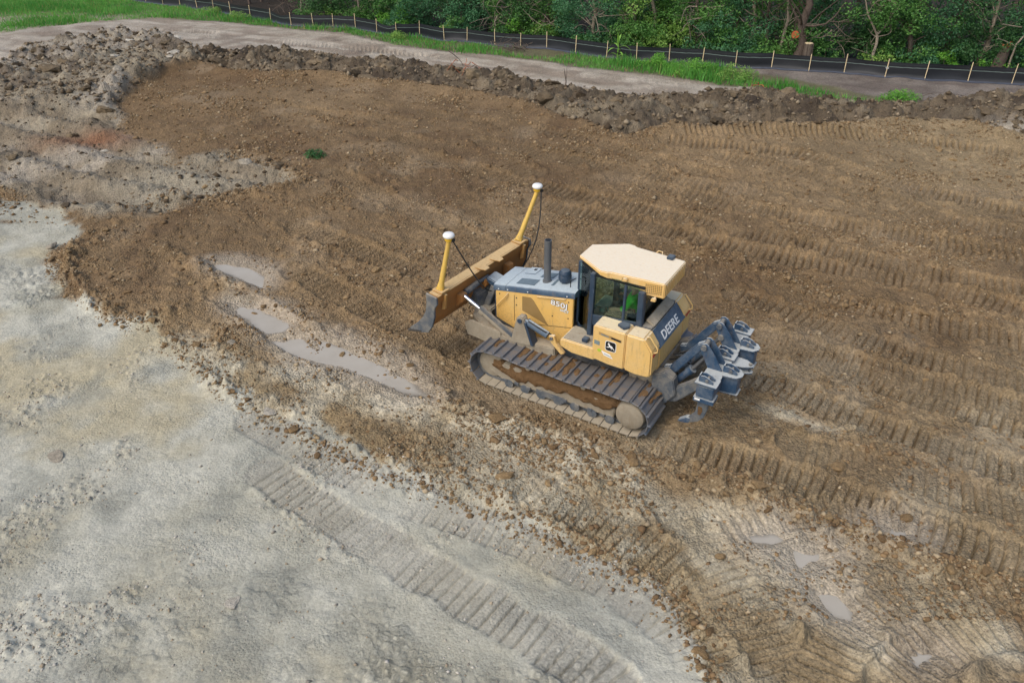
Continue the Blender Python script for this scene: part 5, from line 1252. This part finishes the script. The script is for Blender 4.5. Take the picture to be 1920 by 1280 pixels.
def make_shrub(name, xy, h, r, tint, seed, label, cat='shrub', group=None, per=720, size=(.075, .15)):
    rg = np.random.default_rng(seed); t = empty(name, (xy[0], xy[1], ground_z(*xy) - .03)); tag(t, label, cat, group)
    mb = MB(); clumps = []
    for k in range(7 + int(r * 6)):
        a = rg.random() * 6.283; d = r * rg.random() ** .6; z = rg.uniform(.15, 1) * h * (1 - .35 * d / r); c = (d * math.cos(a), d * math.sin(a) * .8, z); clumps.append((c, rg.uniform(.2, .42)))
        if k < 8: limb(mb, (d * .2 * math.cos(a), d * .2 * math.sin(a), 0), c, .016, .005, rg, 4, .1, 4)
    mb.build('stem', 'bark', t, smooth=60)
    link('foliage', leaf_mesh('foliage', *clump_leaves(clumps, per, tint, rg, size), rg), t)
    return t
ORD = ['zeroth', 'first', 'second', 'third', 'fourth', 'fifth', 'sixth', 'seventh', 'eighth', 'ninth', 'tenth', 'eleventh', 'twelfth', 'thirteenth', 'fourteenth', 'fifteenth', 'sixteenth', 'seventeenth', 'eighteenth', 'nineteenth', 'twentieth', 'twenty-first', 'twenty-second', 'twenty-third', 'twenty-fourth', 'twenty-fifth', 'twenty-sixth', 'twenty-seventh', 'twenty-eighth']
def behind_fence(k, f, d):
    """point d metres behind the fence between visible stake k and k+1 counted from the right edge"""
    a, b = np.array(STAKES[33 - k + 1]), np.array(STAKES[33 - k]); t = (b - a) / np.linalg.norm(b - a); n = np.array([-t[1], t[0]]); n = n if n[1] > 0 else -n
    return tuple(a + (b - a) * f + n * d)
TONE = dict(dark='dark green', mid='mid green', blue='blue-green', light='pale green', bright='bright green')
tints = ['blue', 'dark', 'blue', 'mid', 'dark', 'blue', 'mid', 'blue', 'mid', 'mid', 'light', 'mid', 'blue', 'blue', 'mid', 'dark', 'mid', 'blue', 'dark', 'mid', 'blue', 'dark', 'mid', 'dark']
sizes = [(8.5, 2.3), (7.5, 2.2), (9, 2.4), (8, 2.1)]
for k in range(0, 24):
    rg = np.random.default_rng(100 + k); h, cr = sizes[k % 4]; tn = tints[k]
    where = 'by the right edge of the picture' if k == 0 else f'above the gap left of the {ORD[k]} fence stake from the right'
    make_tree('woodland_tree', behind_fence(k, rg.uniform(.3, .7), rg.uniform(2.0, 3.6)), h * rg.uniform(.85, 1.1), cr, rg.uniform(.09, .15), tn,
              ['bark', 'bark_pale', 'bark_dark'][k % 3], 200 + k, f'{TONE[tn]} leafy tree {where}', group='trees at the edge of the woods', low=.4 if tn in ('blue', 'mid') else .9, per=470, nclump=72, twigs=2)
# singled-out trunks and stumps
make_tree('forked_tree', behind_fence(4, .45, 1.3), 6.0, 1.7, .085, 'mid', 'bark_pale', 301, 'small forked tree with pale bare stems behind the fourth fence stake from the right', low=2.6, per=380, nclump=16, fork=True, twigs=7)
bt = make_tree('big_tree', behind_fence(6, .42, 1.1), 9.5, 2.4, .27, 'light', 'bark_dark', 302, 'thick dark trunk with an orange saw cut beside a stump', low=3.6, per=420, nclump=22, lean=(.02, .0), twigs=10)
MB().lathe((-.22, -.20, 1.62), [(.0, -.01), (.19, -.01), (.19, .03), (.17, .05)], 18, 'y').build('saw_cut', 'cutwood', bt).rotation_euler = (0, 0, -.3)
sx, sy = behind_fence(6, .13, .75); st = empty('tree_stump', (sx, sy, ground_z(sx, sy) - .05)); tag(st, 'short sawn stump with torn bark right of the thick dark trunk', 'stump')
MB().lathe((0, 0, 0), [(.30, 0), (.24, .2), (.22, 1.2), (.225, 1.25)], 16).build('stump_bark', 'bark', st, smooth=40); MB().lathe((0, 0, 1.25), [(.205, -.01), (.205, .03), (.16, .05)], 16).build('cut_face', 'stake', st)
for j in range(9): MB().beam([(.24 * math.cos(j * .7), .24 * math.sin(j * .7), .1), (.225 * math.cos(j * .7), .225 * math.sin(j * .7), 1.27)], .05, .03).build('bark_strip', 'bark_dark', st)
for j, (k, f, d, ln, lb) in enumerate(((6, .93, 1.6, (.03, 0), 'slim pale straight trunk left of the thick dark trunk'), (7, .14, 1.9, (-.02, .0), 'second slim grey trunk further left of the thick dark trunk'), (1, .06, 1.2, (.06, 0), 'thin pale bare stem rising beside the broken orange stump'))):
    make_tree('slender_tree', behind_fence(k, f, d), 7.5, 1.6, (.10, .11, .05)[j], 'mid', ('bark_pale', 'bark', 'bark_pale')[j], 310 + j, lb, low=3.4, per=360, nclump=12, lean=ln, twigs=4)
bx, by = behind_fence(1, .30, 1.3); bs = empty('broken_stump', (bx, by, ground_z(bx, by) - .05)); tag(bs, 'broken rotten stump with torn orange wood behind the fence near the right edge', 'stump')
MB().tube([(0, 0, 0), (.08, .05, .6), (.22, .08, 1.15), (.30, .1, 1.45)], [.36, .30, .24, .20], 12).build('stump_bark', 'bark_dark', bs, smooth=50)
rgb = np.random.default_rng(5)
for j in range(11):
    a = j * .571; MB().tube([(.28 + .12 * math.cos(a), .1 + .12 * math.sin(a), 1.30), (.30 + .2 * math.cos(a), .1 + .16 * math.sin(a), 1.50 + rgb.uniform(.0, .22))], [.06, .012], 5).build('wood_splinter', 'cutwood', bs)
for j, (px_, lb, lean) in enumerate(((AT_leanL, 'pale leaning trunk behind the left part of the fence above a root mound', (.16, .0)), (AT_leanM, 'thin bare trunk leaning right behind the left part of the fence', (.22, .0)))):
    make_tree('leaning_tree', (px_[0], px_[1] + 2.6), 7.0, 1.6, .10, 'dark', 'bark_pale', 330 + j, lb, low=3.5, per=360, nclump=14, lean=lean, twigs=4)
# low growth right behind the fence
for k in range(0, 25):
    rg = np.random.default_rng(400 + k)
    tn = ['mid', 'bright', 'bright', 'blue', 'light', 'mid', 'light', 'mid', 'blue', 'blue', 'light', 'mid', 'dark', 'mid', 'light', 'bright', 'dark', 'mid', 'light', 'bright', 'mid', 'bright', 'mid', 'light', 'mid'][k]
    where = 'at the right edge of the picture' if k == 0 else f'left of the {ORD[k]} stake from the right'
    make_shrub('shrub', behind_fence(k, rg.uniform(.3, .7), rg.uniform(1.15, 1.5)) if k != 6 else behind_fence(6, .80, 1.2), rg.uniform(1.0, 1.8) if k != 9 else 2.3, rg.uniform(.75, 1.15), tn, 430 + k, f'low {TONE[tn]} shrub behind the fence {where}', group='shrubs behind the silt fence')
# the wood further back reads as one mass
rg = np.random.default_rng(77); CL = []
for k in range(560):
    i = rg.integers(0, 34); a, b = np.array(STAKES[i]), np.array(STAKES[i + 1]); t = (b - a) / np.linalg.norm(b - a); n = np.array([-t[1], t[0]]); n = n if n[1] > 0 else -n
    d = rg.uniform(4.5, 16); p = a + (b - a) * rg.random() + n * d; z = ground_z(p[0], p[1]); CL.append(((p[0], p[1], z + rg.uniform(.5, 7.5)), rg.uniform(.6, 1.2)))
wl = link('woodland', leaf_mesh('woodland', *clump_leaves(CL, 75, 'dark', rg, (.16, .32)), rg)); tag(wl, 'dense dark foliage of the wood behind the first trees', 'woodland', kind='stuff')
mb = MB()
for k in range(70):
    i = rg.integers(0, 34); a, b = np.array(STAKES[i]), np.array(STAKES[i + 1]); t = (b - a) / np.linalg.norm(b - a); n = np.array([-t[1], t[0]]); n = n if n[1] > 0 else -n
    p = a + (b - a) * rg.random() + n * rg.uniform(4, 14); z = ground_z(p[0], p[1]); limb(mb, (p[0], p[1], z - .1), (p[0] + rg.normal() * .6, p[1], z + 8), rg.uniform(.06, .16), .04, rg, 6, .04, 5)
ws = mb.build('woodland_stems', 'bark_dark', None, smooth=60); tag(ws, 'dim trunks deep in the wood', 'woodland', kind='stuff')
# bare fallen boughs hanging over the fence
for j, (k, f, lb) in enumerate(((9, .4, 'tangle of bare grey boughs hanging over the fence left of the pale trunks'), (14, .5, 'grey brushy tangle of dead boughs above the middle of the fence'), (16, .4, 'dead grey boughs sloping down behind the fence left of centre'), (12, .6, 'pale dead bough reaching up right of the middle of the fence'), (5, .5, 'fine bare grey twigs spreading right of the stump'))):
    x, y = behind_fence(k, f, 1.3); t = empty('dead_bough', (x, y, ground_z(x, y))); tag(t, lb, 'branch'); rg = np.random.default_rng(500 + j)
    for q in range(9 if j != 3 else 5):
        mb = MB(); a = rg.uniform(-.4, 3.5); z = rg.uniform(.3, 1.8); e = limb(mb, (rg.normal() * .3, .4, z + .8), (1.7 * math.cos(a) * rg.uniform(.5, 1.1), -rg.uniform(.0, .6), z + rg.uniform(-.5, 1.2)), .026, .007, rg, 5, .14, 6)
        for w in range(3): limb(mb, e[2 + w], (e[2 + w][0] + rg.normal() * .45, e[2 + w][1] - .1, e[2 + w][2] + rg.normal() * .4), .011, .004, rg, 4, .1, 4)
        mb.build('branch', 'bark_pale' if q % 3 else 'bark', t, smooth=60)

# ---------------------------------------------------------------- verge
def scatter_in(poly, n, rg):
    xs = [p[0] for p in poly]; ys = [p[1] for p in poly]; x = rg.uniform(min(xs), max(xs), n); y = rg.uniform(min(ys), max(ys), n); sd = poly_sd(x, y, poly); return x, y, sd
rg = np.random.default_rng(61)
x, y, sd = scatter_in(GRASS, 420000, rg)
dens = sstep(-.15, .5, sd + .5 * fbm(x, y, 1.5, 3, 70)) * sstep(-.45, .1, fbm(x, y, 2.5, 3, 71) + .35)
dens = dens * (1 - .75 * sstep(-24, -28, x) * sstep(66, 60, y) * sstep(-.3, .2, fbm(x, y, 2.0, 3, 75)))
mul = poly_sd_box(x, y, MULCHB, 2); dens = dens * (1 - sstep(-.2, .2, mul))
mul = poly_sd_box(x, y, MULCHA, 2); dens = dens * (1 - sstep(.1, .5, mul))
keep = rg.random(len(x)) < dens * .9; x, y, sd = x[keep], y[keep], sd[keep]
hgt = rg.uniform(.12, .34, len(x)) * (.6 + .9 * sstep(-.2, .6, fbm(x, y, 2.2, 3, 72))) * (.6 + .4 * sstep(0, .6, sd)) * (1 + .5 * sstep(2, 7, x) * (x < 13))
z = ground_z(x, y); a = rg.uniform(0, 6.283, len(x)); w = rg.uniform(.016, .034, len(x)); ln = rg.normal(0, .28, (len(x), 2)) * hgt[:, None]
P = np.stack([np.stack([x - w * np.cos(a), y - w * np.sin(a), z - .02], -1), np.stack([x + w * np.cos(a), y + w * np.sin(a), z - .02], -1), np.stack([x + ln[:, 0], y + ln[:, 1], z + hgt], -1)], 1)
me = bpy.data.meshes.new('grass'); n = len(x); me.vertices.add(3 * n); me.vertices.foreach_set('co', P.astype(np.float32).ravel()); me.loops.add(3 * n); me.loops.foreach_set('vertex_index', np.arange(3 * n, dtype=np.int32)); me.polygons.add(n); me.polygons.foreach_set('loop_start', np.arange(0, 3 * n, 3, dtype=np.int32))
tt = np.clip(rg.random(n) * .6 + .5 * sstep(-.4, .4, fbm(x, y, 1.8, 3, 73)), 0, 1)[:, None]; cc = lin(66, 138, 52) * (1 - tt) + lin(122, 184, 84) * tt
dry = (rg.random(n) < .07)[:, None]; cc = np.where(dry, lin(158, 148, 92), cc)
at = me.attributes.new('leaf', 'FLOAT_COLOR', 'POINT'); at.data.foreach_set('color', np.repeat(np.concatenate([cc, np.ones((n, 1))], 1), 3, 0).astype(np.float32).ravel())
me.update(calc_edges=True); me.materials.append(LEAF); o = link('grass', me); tag(o, 'strip of fresh green grass and weeds between dirt road and silt fence', 'grass', kind='stuff')
print('grass blades', n)
# leafy weeds standing in the verge
WP = []
for k, (px_, r, h, tn, lb) in enumerate((((7.4, 41.7), 1.2, .75, 'bright', 'rounded leafy weed clump in the verge, leftmost of three below the overhanging boughs'), ((9.0, 40.6), 1.3, .8, 'bright', 'rounded leafy weed clump in the verge, middle one of three'), ((10.7, 39.6), 1.0, .65, 'light', 'yellowish leafy weed clump at the right end of the tall verge weeds'),
        (AT_brightweed, .75, .35, 'bright', 'isolated bright green weed clump on the spoil berm by the mulch'), ((-19.2, 60.6), .6, .7, 'light', 'yellow-green bushy weed at the fence on the left'), ((-22.5, 64.3), .6, .6, 'light', 'pale leafy weed against the far left fence'), (AT_tuft, .10, .06, 'dark', 'tiny green tuft growing alone on the brown slope'), ((-7.0, 51.6), .5, .45, 'light', 'pale flowering weed below the dip in the fence'))):
    make_shrub('weed_clump', px_, h, r, tn, 600 + k, lb, 'weed', per=1300, size=(.05, .11))
cx_, cy_ = 5.55, 44.0; cp = empty('corn_plant', (cx_, cy_, ground_z(cx_, cy_))); tag(cp, 'single tall corn plant with arching leaves standing in the verge before the fence', 'plant')
M['corn'] = plain('corn_leaf', (120, 166, 66), .55, 0, .15)
MB().tube([(0, 0, 0), (.02, 0, .5), (.03, 0, 1.0)], [.03, .024, .014], 8).build('stalk', 'corn', cp, smooth=60)
rg = np.random.default_rng(9)
for k in range(9):
    a = k * 2.4 + .3; z0 = .2 + .09 * k; L_ = rg.uniform(.55, .85); V = []
    for q in range(9):
        t = q / 8; r_ = L_ * t * (.85 if k < 7 else .35); zz_ = z0 + (.75 if k < 7 else 1.0) * L_ * t - (.85 if k < 7 else .25) * L_ * t * t; w_ = .055 * math.sin(math.pi * min(1, .15 + t * .85)) ** .7 + .004
        for s in (-1, 0, 1): V.append((r_ * math.cos(a) - s * w_ * math.sin(a), r_ * math.sin(a) + s * w_ * math.cos(a), zz_ + (0.015 if s else -.01)))
    F = [(q * 3 + s, q * 3 + s + 1, q * 3 + s + 4, q * 3 + s + 3) for q in range(8) for s in (0, 1)]
    MB().add(V, F).build('leaf', 'corn', cp, smooth=80)
# brush, sticks and roots
def sticks(name, xy, n, L, hgt, label, cat, mats, seed, flat=.3):
    rg = np.random.default_rng(seed); t = empty(name, (xy[0], xy[1], ground_z(*xy))); tag(t, label, cat)
    for k in range(n):
        mb = MB(); a = rg.random() * 6.283; l = L * rg.uniform(.4, 1); c = rg.normal(size=2) * L * .35; z = abs(rg.normal()) * hgt * .5 + .03; dz = rg.normal() * flat * l
        limb(mb, (c[0] - l / 2 * math.cos(a), c[1] - l / 2 * math.sin(a), max(.0, z - dz / 2)), (c[0] + l / 2 * math.cos(a), c[1] + l / 2 * math.sin(a), max(.02, z + dz / 2)), rg.uniform(.010, .026), .006, rg, 5, .12, 5)
        mb.build('stick', mats[k % len(mats)], t, smooth=60)
    return t
sticks('brush_pile', AT_brush, 46, 1.7, .45, 'low pile of brown brush lying before the middle of the fence', 'brush', ['bark', 'bark_dark', 'bark'], 21)
sticks('root_mound', (AT_leanL[0] - .3, AT_leanL[1] + 1.3), 40, 1.6, 1.2, 'mound of upturned roots behind the left dip of the fence', 'roots', ['bark', 'bark_dark'], 22, .6)
sticks('torn_roots', AT_orangeroot, 12, .9, .5, 'torn orange roots sticking out of the spoil berm crest', 'roots', ['rootwood', 'rootwood', 'bark_dark'], 23, .9)
sticks('torn_roots', AT_rootr, 10, 1.3, .35, 'long reddish roots lying on the spoil berm below the right end of the grass', 'roots', ['rootwood', 'bark'], 24, .4)
sticks('torn_roots', (18.6, 34.8), 14, 1.0, .35, 'dark wiry roots on the berm at the right edge', 'roots', ['bark_dark', 'bark'], 25, .5)
x0_, y0_ = AT_stick; t = empty('dead_stick', (x0_, y0_, ground_z(x0_, y0_))); tag(t, 'thin dark forked stick standing upright on the berm', 'stick')
MB().tube([(0, 0, -.1), (.02, 0, .35), (-.03, 0, .62), (-.09, 0, .92)], [.03, .024, .018, .008], 6).build('stick', 'bark_dark', t, smooth=60); MB().tube([(.01, 0, .40), (.05, 0, .65), (.03, 0, .95)], [.018, .012, .006], 6).build('stick', 'bark_dark', t, smooth=60)
# ---------------------------------------------------------------- clods and stones
def rock_mesh(name, seed, sub, mat, flat=.7, rough=.34):
    rg = np.random.default_rng(seed); bm = bmesh.new(); bmesh.ops.create_icosphere(bm, subdivisions=sub, radius=1)
    pl = [(rg.normal(size=3), rg.uniform(.45, .85)) for _ in range(9)]
    sc = rg.uniform(.75, 1.25, 3)
    for v in bm.verts:
        p = np.array(v.co)
        for n_, d in pl:
            n_ = n_ / np.linalg.norm(n_); e = p @ n_ - d
            if e > 0: p = p - n_ * e * .9
        p = p * sc * (1 + rough * .35 * rg.normal()); p[2] *= flat; v.co = p
    me = bpy.data.meshes.new(name); bm.to_mesh(me); bm.free(); me.materials.append(mat); return me
def clod_material(name, lo, hi, dark):
    m, nt, b = new_mat(name); L = nt.links.new
    oi = node(nt, 'ShaderNodeObjectInfo'); tc = node(nt, 'ShaderNodeTexCoord'); n1 = node(nt, 'ShaderNodeTexNoise', Scale=2.2, Detail=8.0, Roughness=.7); L(tc.outputs['Object'], n1.inputs['Vector'])
    mx = node(nt, 'ShaderNodeMix', data_type='RGBA'); mx.inputs[6].default_value = (*lin(*lo), 1); mx.inputs[7].default_value = (*lin(*hi), 1); L(oi.outputs['Random'], mx.inputs[0])
    q = node(nt, 'ShaderNodeMapRange'); q.inputs[1].default_value = .3; q.inputs[2].default_value = .7; q.inputs[3].default_value = .65; q.inputs[4].default_value = 1.3; L(n1.outputs[0], q.inputs[0])
    vm = node(nt, 'ShaderNodeVectorMath', operation='SCALE'); L(mx.outputs[2], vm.inputs[0]); L(q.outputs[0], vm.inputs['Scale']); L(vm.outputs[0], b.inputs['Base Color'])
    b.inputs['Roughness'].default_value = .95; b.inputs['Specular IOR Level'].default_value = .15
    bp = node(nt, 'ShaderNodeBump', Strength=.7, Distance=.12); L(n1.outputs[0], bp.inputs['Height']); L(bp.outputs[0], b.inputs['Normal'])
    return m
CL_BERM = clod_material('berm_clod', (70, 60, 48), (132, 117, 94), 0); CL_SOIL = clod_material('soil_clod', (122, 99, 71), (162, 138, 102), 0); CL_CLAY = clod_material('clay_stone', (150, 140, 122), (196, 190, 176), 0)
RB = [rock_mesh('berm_clod', 800 + k, 3, CL_BERM, .8, .16) for k in range(8)]
RS = [rock_mesh('soil_clod', 820 + k, 2, CL_SOIL, .7, .2) for k in range(8)]
RC = [rock_mesh('clay_stone', 840 + k, 2, CL_CLAY, .6, .2) for k in range(6)]
rr_ = random.Random(4)
def put_rock(name, meshes, x, y, r, label, cat, group, sink=.35):
    o = link(name, rr_.choice(meshes)); s = r * rr_.uniform(.85, 1.15); o.scale = (s * rr_.uniform(.8, 1.3), s * rr_.uniform(.8, 1.2), s * rr_.uniform(.7, 1.05)); o.rotation_euler = (rr_.uniform(-.3, .3), rr_.uniform(-.3, .3), rr_.uniform(0, 6.28))
    o.location = (x, y, ground_z(x, y) + r * (.5 - sink)); tag(o, label, cat, group); return o
rg = np.random.default_rng(31)
# lumps on the spoil berm
poly = BERM; x, y, sd = scatter_in(poly, 6000, rg); k = np.where((sd > .1) & (np.abs(x) < .66 * (.876 * y + 4.3)))[0][:170]
for i in k: put_rock('berm_clod', RB, x[i], y[i], rg.uniform(.10, .34) * (1 if rg.random() < .8 else 1.6), 'rough grey-brown lump lying on the spoil berm', 'clod', 'lumps on the spoil berm', .62)
x, y, sd = scatter_in(LEFTGREY, 3000, rg); k = np.where((sd > .2) & (x > -.66 * (.876 * y + 4.3)) & ((y > 33) | (rg.random(3000) < .15)))[0][:80]
for i in k: put_rock('rubble_stone', RB if rg.random() < .7 else RC, x[i], y[i], rg.uniform(.12, .34), 'lump of rubble in the grey dug-over mound at the upper left', 'rubble', 'rubble in the grey mound', .55)
# clods on the graded soil
def along(lines, n, spread):
    out = []
    for _ in range(n):
        l = lines[rg.integers(len(lines))]; i = rg.integers(len(l) - 1); t = rg.random(); out.append((l[i][0] * (1 - t) + l[i + 1][0] * t + rg.normal() * spread, l[i][1] * (1 - t) + l[i + 1][1] * t + rg.normal() * spread))
    return out
for (x, y) in along(WINDROWS[:4] + WINDROWS[5:7], 120, .16): put_rock('soil_clod', RS, x, y, rg.uniform(.04, .10), 'brown clod lying in a windrow of loose soil', 'clod', 'clods in the loose windrows', .25)
n = 0
while n < 90:
    x, y = rg.uniform(-12, 20), rg.uniform(9, 30)
    if abs(x) > .64 * (.876 * y + 4.3) or poly_sd(np.array([x]), np.array([y]), CLAY)[0] > -.3: continue
    lx = (x - 1.603) * math.cos(2.599) + (y - 14.66) * math.sin(2.599); ly = -(x - 1.603) * math.sin(2.599) + (y - 14.66) * math.cos(2.599)
    if abs(lx) < 2.2 and abs(ly) < 1.6: continue
    put_rock('soil_clod', RS, x, y, rg.uniform(.05, .12), 'single brown clod lying on the graded soil', 'clod', 'clods scattered over the graded soil', .3); n += 1
SINGLE = [((-.28, 12.95), .14, 'rounded brown clod at the front foot of the near track'), ((.62, 12.35), .13, 'large brown clod beside the middle of the near track'), ((.80, 12.18), .10, 'smaller brown clod pressed against the near track middle'), ((1.55, 11.95), .09, 'brown clod below the rear half of the near track'), ((2.22, 11.88), .10, 'brown clod beside the rear end of the near track')]
for p, r, lb in SINGLE: put_rock('soil_clod', RS, p[0], p[1], r, lb, 'clod', None, .2)
for p, r, lb in (((3.05, 11.35), .085, 'round tan stone, leftmost of the small group below the ripper track'), ((3.20, 11.22), .08, 'round tan stone, lowest of the small group below the ripper track'), ((3.28, 11.38), .075, 'round tan stone, rightmost of the small group below the ripper track'), ((3.72, 10.82), .10, 'oval tan stone standing alone right of the stone group'), ((4.28, 10.84), .10, 'flat tan stone at the right end of the stone row')):
    put_rock('stone', RS, p[0], p[1], r, lb, 'stone', None, .1)
for p, r, lb in (((-4.85, 13.35), .19, 'flat grey-brown stone at the border of clay and brown strip'), ((-8.55, 12.0), .17, 'flat cracked slab lying on the pale clay at the far left'), ((-4.20, 8.65), .15, 'broken pale slab on the clay at the bottom left'), ((-2.05, 10.02), .10, 'small rounded stone on the pale clay left of the track prints'), ((-6.3, 15.6), .13, 'tan boulder where the brown tongue meets the clay')):
    put_rock('slab' if r > .14 else 'stone', RC, p[0], p[1], r, lb, 'stone', None, .5).scale.z *= .3
put_rock('white_rock', RC, *AT_whitebit, .13, 'small white rock at the tip of the pale strip on the left', 'rock', None, .1)
# crumbs too small to pick apart
ico = bmesh.new(); bmesh.ops.create_icosphere(ico, subdivisions=1, radius=1); IV0 = np.array([v.co for v in ico.verts]); IF0 = np.array([[v.index for v in f.verts] for f in ico.faces]); ico.free()
OV = np.array([(1, 0, 0), (-1, 0, 0), (0, 1, 0), (0, -1, 0), (0, 0, 1), (0, 0, -1.)]); OF = np.array([(0, 2, 4), (2, 1, 4), (1, 3, 4), (3, 0, 4), (2, 0, 5), (1, 2, 5), (3, 1, 5), (0, 3, 5)])
def crumbs(name, x, y, r, col, label, cat, flat=.65, simple=False):
    IV, IF = (OV, OF) if simple else (IV0, IF0); nv, nf = len(IV), len(IF)
    n = len(x); z = ground_z(x, y); V = IV[None] * (1 + .25 * rg.normal(size=(n, nv, 1))); a = rg.random(n) * 6.283; ca, sa = np.cos(a)[:, None], np.sin(a)[:, None]
    s = rg.uniform(.75, 1.3, (n, 3)); s[:, 2] *= flat; V = V * s[:, None] * r[:, None, None]
    V = np.stack([V[..., 0] * ca - V[..., 1] * sa, V[..., 0] * sa + V[..., 1] * ca, V[..., 2]], -1) + np.stack([x, y, z + r * .22], -1)[:, None]
    F = IF[None] + (np.arange(n) * nv)[:, None, None]
    me = bpy.data.meshes.new(name); me.vertices.add(n * nv); me.vertices.foreach_set('co', V.astype(np.float32).ravel()); me.loops.add(F.size); me.loops.foreach_set('vertex_index', F.ravel().astype(np.int32)); me.polygons.add(n * nf); me.polygons.foreach_set('loop_start', np.arange(0, F.size, 3, dtype=np.int32))
    at = me.attributes.new('soil', 'FLOAT_COLOR', 'POINT'); at.data.foreach_set('color', np.repeat(np.concatenate([col, np.ones((n, 1))], 1), nv, 0).astype(np.float32).ravel())
    me.update(calc_edges=True); me.materials.append(CRUMB); o = link(name, me); tag(o, label, cat, kind='stuff')
def crumb_material():
    m, nt, b = new_mat('soil_crumbs'); at = node(nt, 'ShaderNodeAttribute', attribute_name='soil'); nt.links.new(at.outputs['Color'], b.inputs['Base Color']); b.inputs['Roughness'].default_value = .95; b.inputs['Specular IOR Level'].default_value = .15; return m
CRUMB = crumb_material()
def cpal(n, cols):
    c = np.array([lin(*q) for q in cols]); i = rg.integers(0, len(cols), n); return c[i] * rg.uniform(.75, 1.2, (n, 1))
# over the graded soil: denser near the camera, gathered in patches and windrows
N = 230000; yy = 8.2 + 33 * rg.random(N) ** 1.25; xx = (rg.random(N) * 2 - 1) * .66 * (.876 * yy + 4.3)
sdc = poly_sd(xx, yy, CLAY); d_r, _, s_r = seg_dist(xx, yy, RIDGE[3:]); gsd = poly_sd_box(xx, yy, LEFTGREY, 1); pw = np.full(N, -9.)
for p in PUDDLES: pw = np.maximum(pw, poly_sd_box(xx, yy, p, .5))
lx = (xx - 1.603) * math.cos(2.599) + (yy - 14.66) * math.sin(2.599); ly = -(xx - 1.603) * math.sin(2.599) + (yy - 14.66) * math.cos(2.599)
ok = (sdc < .15) & ~((s_r > 0) & (yy > 26)) & (gsd < .3) & (pw < -.05) & ~((np.abs(lx) < 2.1) & (np.abs(ly) < 1.55)) & (rg.random(N) < .12 + .88 * sstep(-.1, .45, fbm(xx, yy, 1.6, 4, 80)))
xx, yy = xx[ok], yy[ok]
on_tr = np.zeros(len(xx))
for line, w_, a_, d_ in TRACKS:
    lxs = [p[0] for p in line]; lys = [p[1] for p in line]; b = np.where((xx > min(lxs) - .6) & (xx < max(lxs) + .6) & (yy > min(lys) - .6) & (yy < max(lys) + .6))[0]
    if len(b): on_tr[b] = np.maximum(on_tr[b], seg_dist(xx[b], yy[b], line)[0] < w_ / 2)
kp = rg.random(len(xx)) > on_tr * .75; xx, yy = xx[kp][:52000], yy[kp][:52000]
w = np.array(along(WINDROWS, 6500, .17)); xx = np.r_[xx, w[:, 0]]; yy = np.r_[yy, w[:, 1]]
rad = np.exp(rg.normal(math.log(.019), .45, len(xx))).clip(.008, .07) * (1 + .024 * np.maximum(yy - 12, 0))
pal = [(132, 109, 80), (148, 125, 93), (115, 93, 68), (154, 134, 103), (126, 104, 77), (120, 98, 72), (136, 113, 83), (166, 149, 121)]
nearm = yy < 12.5
crumbs('loose_crumbs', xx[nearm], yy[nearm], rad[nearm], cpal(nearm.sum(), pal), 'loose crumbs and pebbles on the brown soil in the foreground', 'gravel')
crumbs('loose_crumbs', xx[~nearm], yy[~nearm], rad[~nearm], cpal((~nearm).sum(), pal), 'loose crumbs and pebbles on the brown slope beyond the bulldozer', 'gravel', simple=True)
print('crumbs', nearm.sum(), (~nearm).sum())
N = 60000; yy = 5.8 + 14 * rg.random(N) ** 1.6; xx = (rg.random(N) * 2 - 1) * .66 * (.876 * yy + 4.3); sdc = poly_sd(xx, yy, CLAY)
ok = (sdc > -.1) & (rg.random(N) < .03 + .97 * sstep(.10, .42, fbm(xx, yy, 1.3, 4, 14))); xx, yy = xx[ok][:10000], yy[ok][:10000]
crumbs('clay_crumbs', xx, yy, np.exp(rg.normal(math.log(.013), .45, len(xx))).clip(.005, .05), cpal(len(xx), [(176, 170, 156), (196, 190, 178), (156, 150, 138), (168, 154, 132)]), 'grey crumbs scattered in patches on the pale clay', 'gravel', simple=True)
x, y, sd = scatter_in(BERM, 30000, rg); k = np.where(sd > -.3)[0][:5000]; x2, y2, sd2 = scatter_in(LEFTGREY, 12000, rg); k2 = np.where((sd2 > 0) & ((y2 > 33) | (rg.random(12000) < .5)))[0][:3600]
xx = np.r_[x[k], x2[k2]]; yy = np.r_[y[k], y2[k2]]
crumbs('berm_rubble', xx, yy, np.exp(rg.normal(math.log(.055), .5, len(xx))).clip(.02, .15) * np.where((xx < -11) & (yy < 33), .6, 1.0), cpal(len(xx), [(116, 102, 82), (96, 83, 66), (130, 116, 95), (84, 72, 57), (146, 132, 110)]), 'small rubble and crumbs covering the berm and the grey mound', 'rubble', simple=True)
